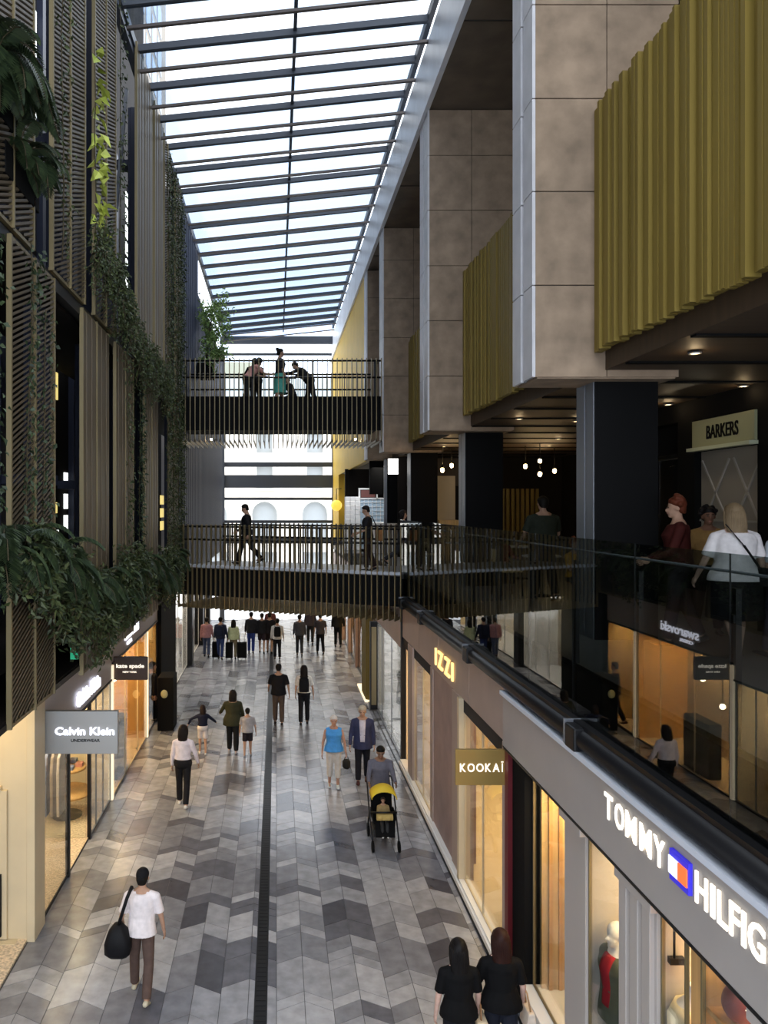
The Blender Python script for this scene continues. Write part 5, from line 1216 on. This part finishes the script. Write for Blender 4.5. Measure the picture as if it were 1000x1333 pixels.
b = MB(); b.box(3.215, 6.27, .6, 3.62, 6.30, 3.08)
tag(b.build('curtain', mat('grey_drape', (.10,.085,.085), .9, noise=.6, scale=5)), 'dark grey patterned drape behind the dress form', 'curtain')
t = thing('display_bag', 'dark red bag with small script lettering in the near window', 'bag', (3.28, 5.42, 2.66))
b = MB(); b.ell((3.28,5.42,2.80), (.13,.11,.14), None, 18, 12); b.build('bag', M['red'], t)
b = MB(); put_text(b, 'Tommy', (3.24, 5.305, 2.78), (1,0,0), .12, .045, .006); b.build('lettering', M['lamp_c'], t)
b = MB(); b.tube([(3.20,5.42,2.9),(3.22,5.42,3.02),(3.34,5.42,3.02),(3.36,5.42,2.9)], .012, 6); b.build('handle', M['black'], t)
b = MB(); b.box(3.14, 5.16, 2.62, 3.7, 5.60, 2.66); tag(b.build('display_shelf', M['wood_o']), 'oak shelf carrying the dark red bag', 'shelf')
b = MB(); b.box(3.14, 5.16, 2.20, 3.7, 5.60, 2.24); tag(b.build('display_shelf', M['wood_o']), 'lower oak shelf under the dark red bag', 'shelf')
for k, (z, c, lab) in enumerate(((2.24,(.55,.4,.2),'tan folded pile on the lower oak shelf'),(2.34,(.3,.02,.03),'red folded pile on the lower oak shelf'))):
    b = MB(); b.box(3.16, 5.25, z, 3.5, 5.55, z+.09); tag(b.build('folded_clothes', cmat(c), bevel=.02), lab, 'clothes')
t = thing('display_plant', 'dark leafy garland in the near window above the red bag', 'garland', (3.4, 5.4, 2.7)); b = MB()
for k in range(240): leaf(b, Vector((3.45+rnd.uniform(-.12,.2), rnd.uniform(5.3,5.56), 2.85+rnd.gauss(0,.10))), rv(), rv(), .09, .04)
b.build('leaves', leafmat('garland_leaf', (.02,.03,.015), (.30,.12,.04)), t, fix=False)
# middle shop items
for k, (x, y, z, lab) in enumerate(((3.9,11.4,.75,'cream display block with folded clothes in the wide window'),)):
    b = MB(); b.box(x-.3,y-.35,.05,x+.3,y+.35,z); tag(b.build('display_block', M['white'], bevel=.01), 'white display block in the wide window', 'plinth')
    b = MB(); b.box(x-.2,y-.2,z,x+.2,y+.2,z+.14); tag(b.build('folded_clothes', cmat((.4,.33,.22)), bevel=.03), 'tan folded pile on the white display block', 'clothes')
mannequin('white mannequin in a dark dress in the wide window behind the gold sign', 4.2, 12.2, .06, R(80), top=(.03,.03,.035), bottom=(.03,.03,.035), leg='skirt', female=True, sleeve='short')
t = thing('wall_shelf', 'gold framed shelf in the middle shop window', 'shelf', (3.7, 16.4, .06))
b = MB()
for z in (.5, 1.1, 1.7, 2.3): b.box(3.5, 15.9, z, 3.8, 16.9, z+.03)
for y in (15.9, 16.88): b.box(3.5, y, .06, 3.53, y+.02, 2.7); b.box(3.77, y, .06, 3.8, y+.02, 2.7)
b.build('frame', M['gold'], t)
for k in range(6):
    z = (.53,1.13,1.73)[k % 3]; y = 16.1+(k//3)*.45; b = MB(); b.box(3.55, y, z, 3.75, y+.22, z+.26)
    b.tube([(3.65,y+.05,z+.25),(3.65,y+.08,z+.36),(3.65,y+.14,z+.36),(3.65,y+.17,z+.25)], .008, 6)
    tag(b.build('handbag', cmat(((.35,.2,.1),(.1,.1,.1),(.6,.5,.4))[k % 3]), bevel=.01), ('tan','black','cream')[k % 3]+' handbag on the gold framed shelf, '+('nearer' if k < 3 else 'farther')+' one of its colour', 'handbag', 'handbags on the gold framed shelf')
b = MB(); b.lathe([(.25,0),(.25,.4),(.27,.42)], (4.0, 21.5, .05), 20); tag(b.build('stool', M['white']), 'white drum stool behind the frameless glass', 'stool')
b = MB(); b.lathe([(.13,0),(.16,.1),(.1,.2)], (4.0, 21.5, .47), 14); tag(b.build('handbag', cmat((.02,.02,.025))), 'black handbag on the white drum stool', 'handbag')
mannequin('white mannequin in a long dark green coat behind the frameless glass', 3.7, 22.6, .06, R(90), top=(.03,.045,.03), bottom=(.03,.045,.03), leg='skirt', sleeve='long', hem=.25, female=True)

# ================================================================ CAMERA, SKY, RENDER
cam = bpy.data.cameras.new('camera'); co = bpy.data.objects.new('camera', cam); COL.objects.link(co)
co.location = (0, 0, 6.3); co.rotation_euler = (R(90), 0, 0)
cam.sensor_fit = 'AUTO'; cam.sensor_width = 36; cam.lens = 36*1000/1333
cam.shift_x = 140/1333; cam.shift_y = -6.5/1333; cam.clip_start = .1; cam.clip_end = 300
SC.camera = co
w = bpy.data.worlds.new('sky'); SC.world = w; w.use_nodes = True; nt = w.node_tree; bg = nt.nodes['Background']
tc = nt.nodes.new('ShaderNodeTexCoord'); nz = nt.nodes.new('ShaderNodeTexNoise'); nz.inputs['Scale'].default_value = 2.2; nz.inputs['Detail'].default_value = 5
rp = nt.nodes.new('ShaderNodeValToRGB'); rp.color_ramp.elements[0].position = .38; rp.color_ramp.elements[0].color = (.70,.81,1,1); rp.color_ramp.elements[1].position = .58; rp.color_ramp.elements[1].color = (.94,.97,1,1)
nt.links.new(tc.outputs['Generated'], nz.inputs['Vector']); nt.links.new(nz.outputs['Fac'], rp.inputs[0]); nt.links.new(rp.outputs[0], bg.inputs[0]); bg.inputs[1].default_value = 4.3
SC.view_settings.view_transform = 'Standard'; SC.view_settings.look = 'None'; SC.view_settings.gamma = 1; SC.view_settings.exposure = -0.12
SC.view_settings.use_curve_mapping = False
cy = SC.cycles
cy.transparent_max_bounces = 24; cy.max_bounces = 7; cy.diffuse_bounces = 3; cy.glossy_bounces = 4; cy.sample_clamp_indirect = 6; cy.use_denoising = True
cy.caustics_reflective = False; cy.caustics_refractive = False
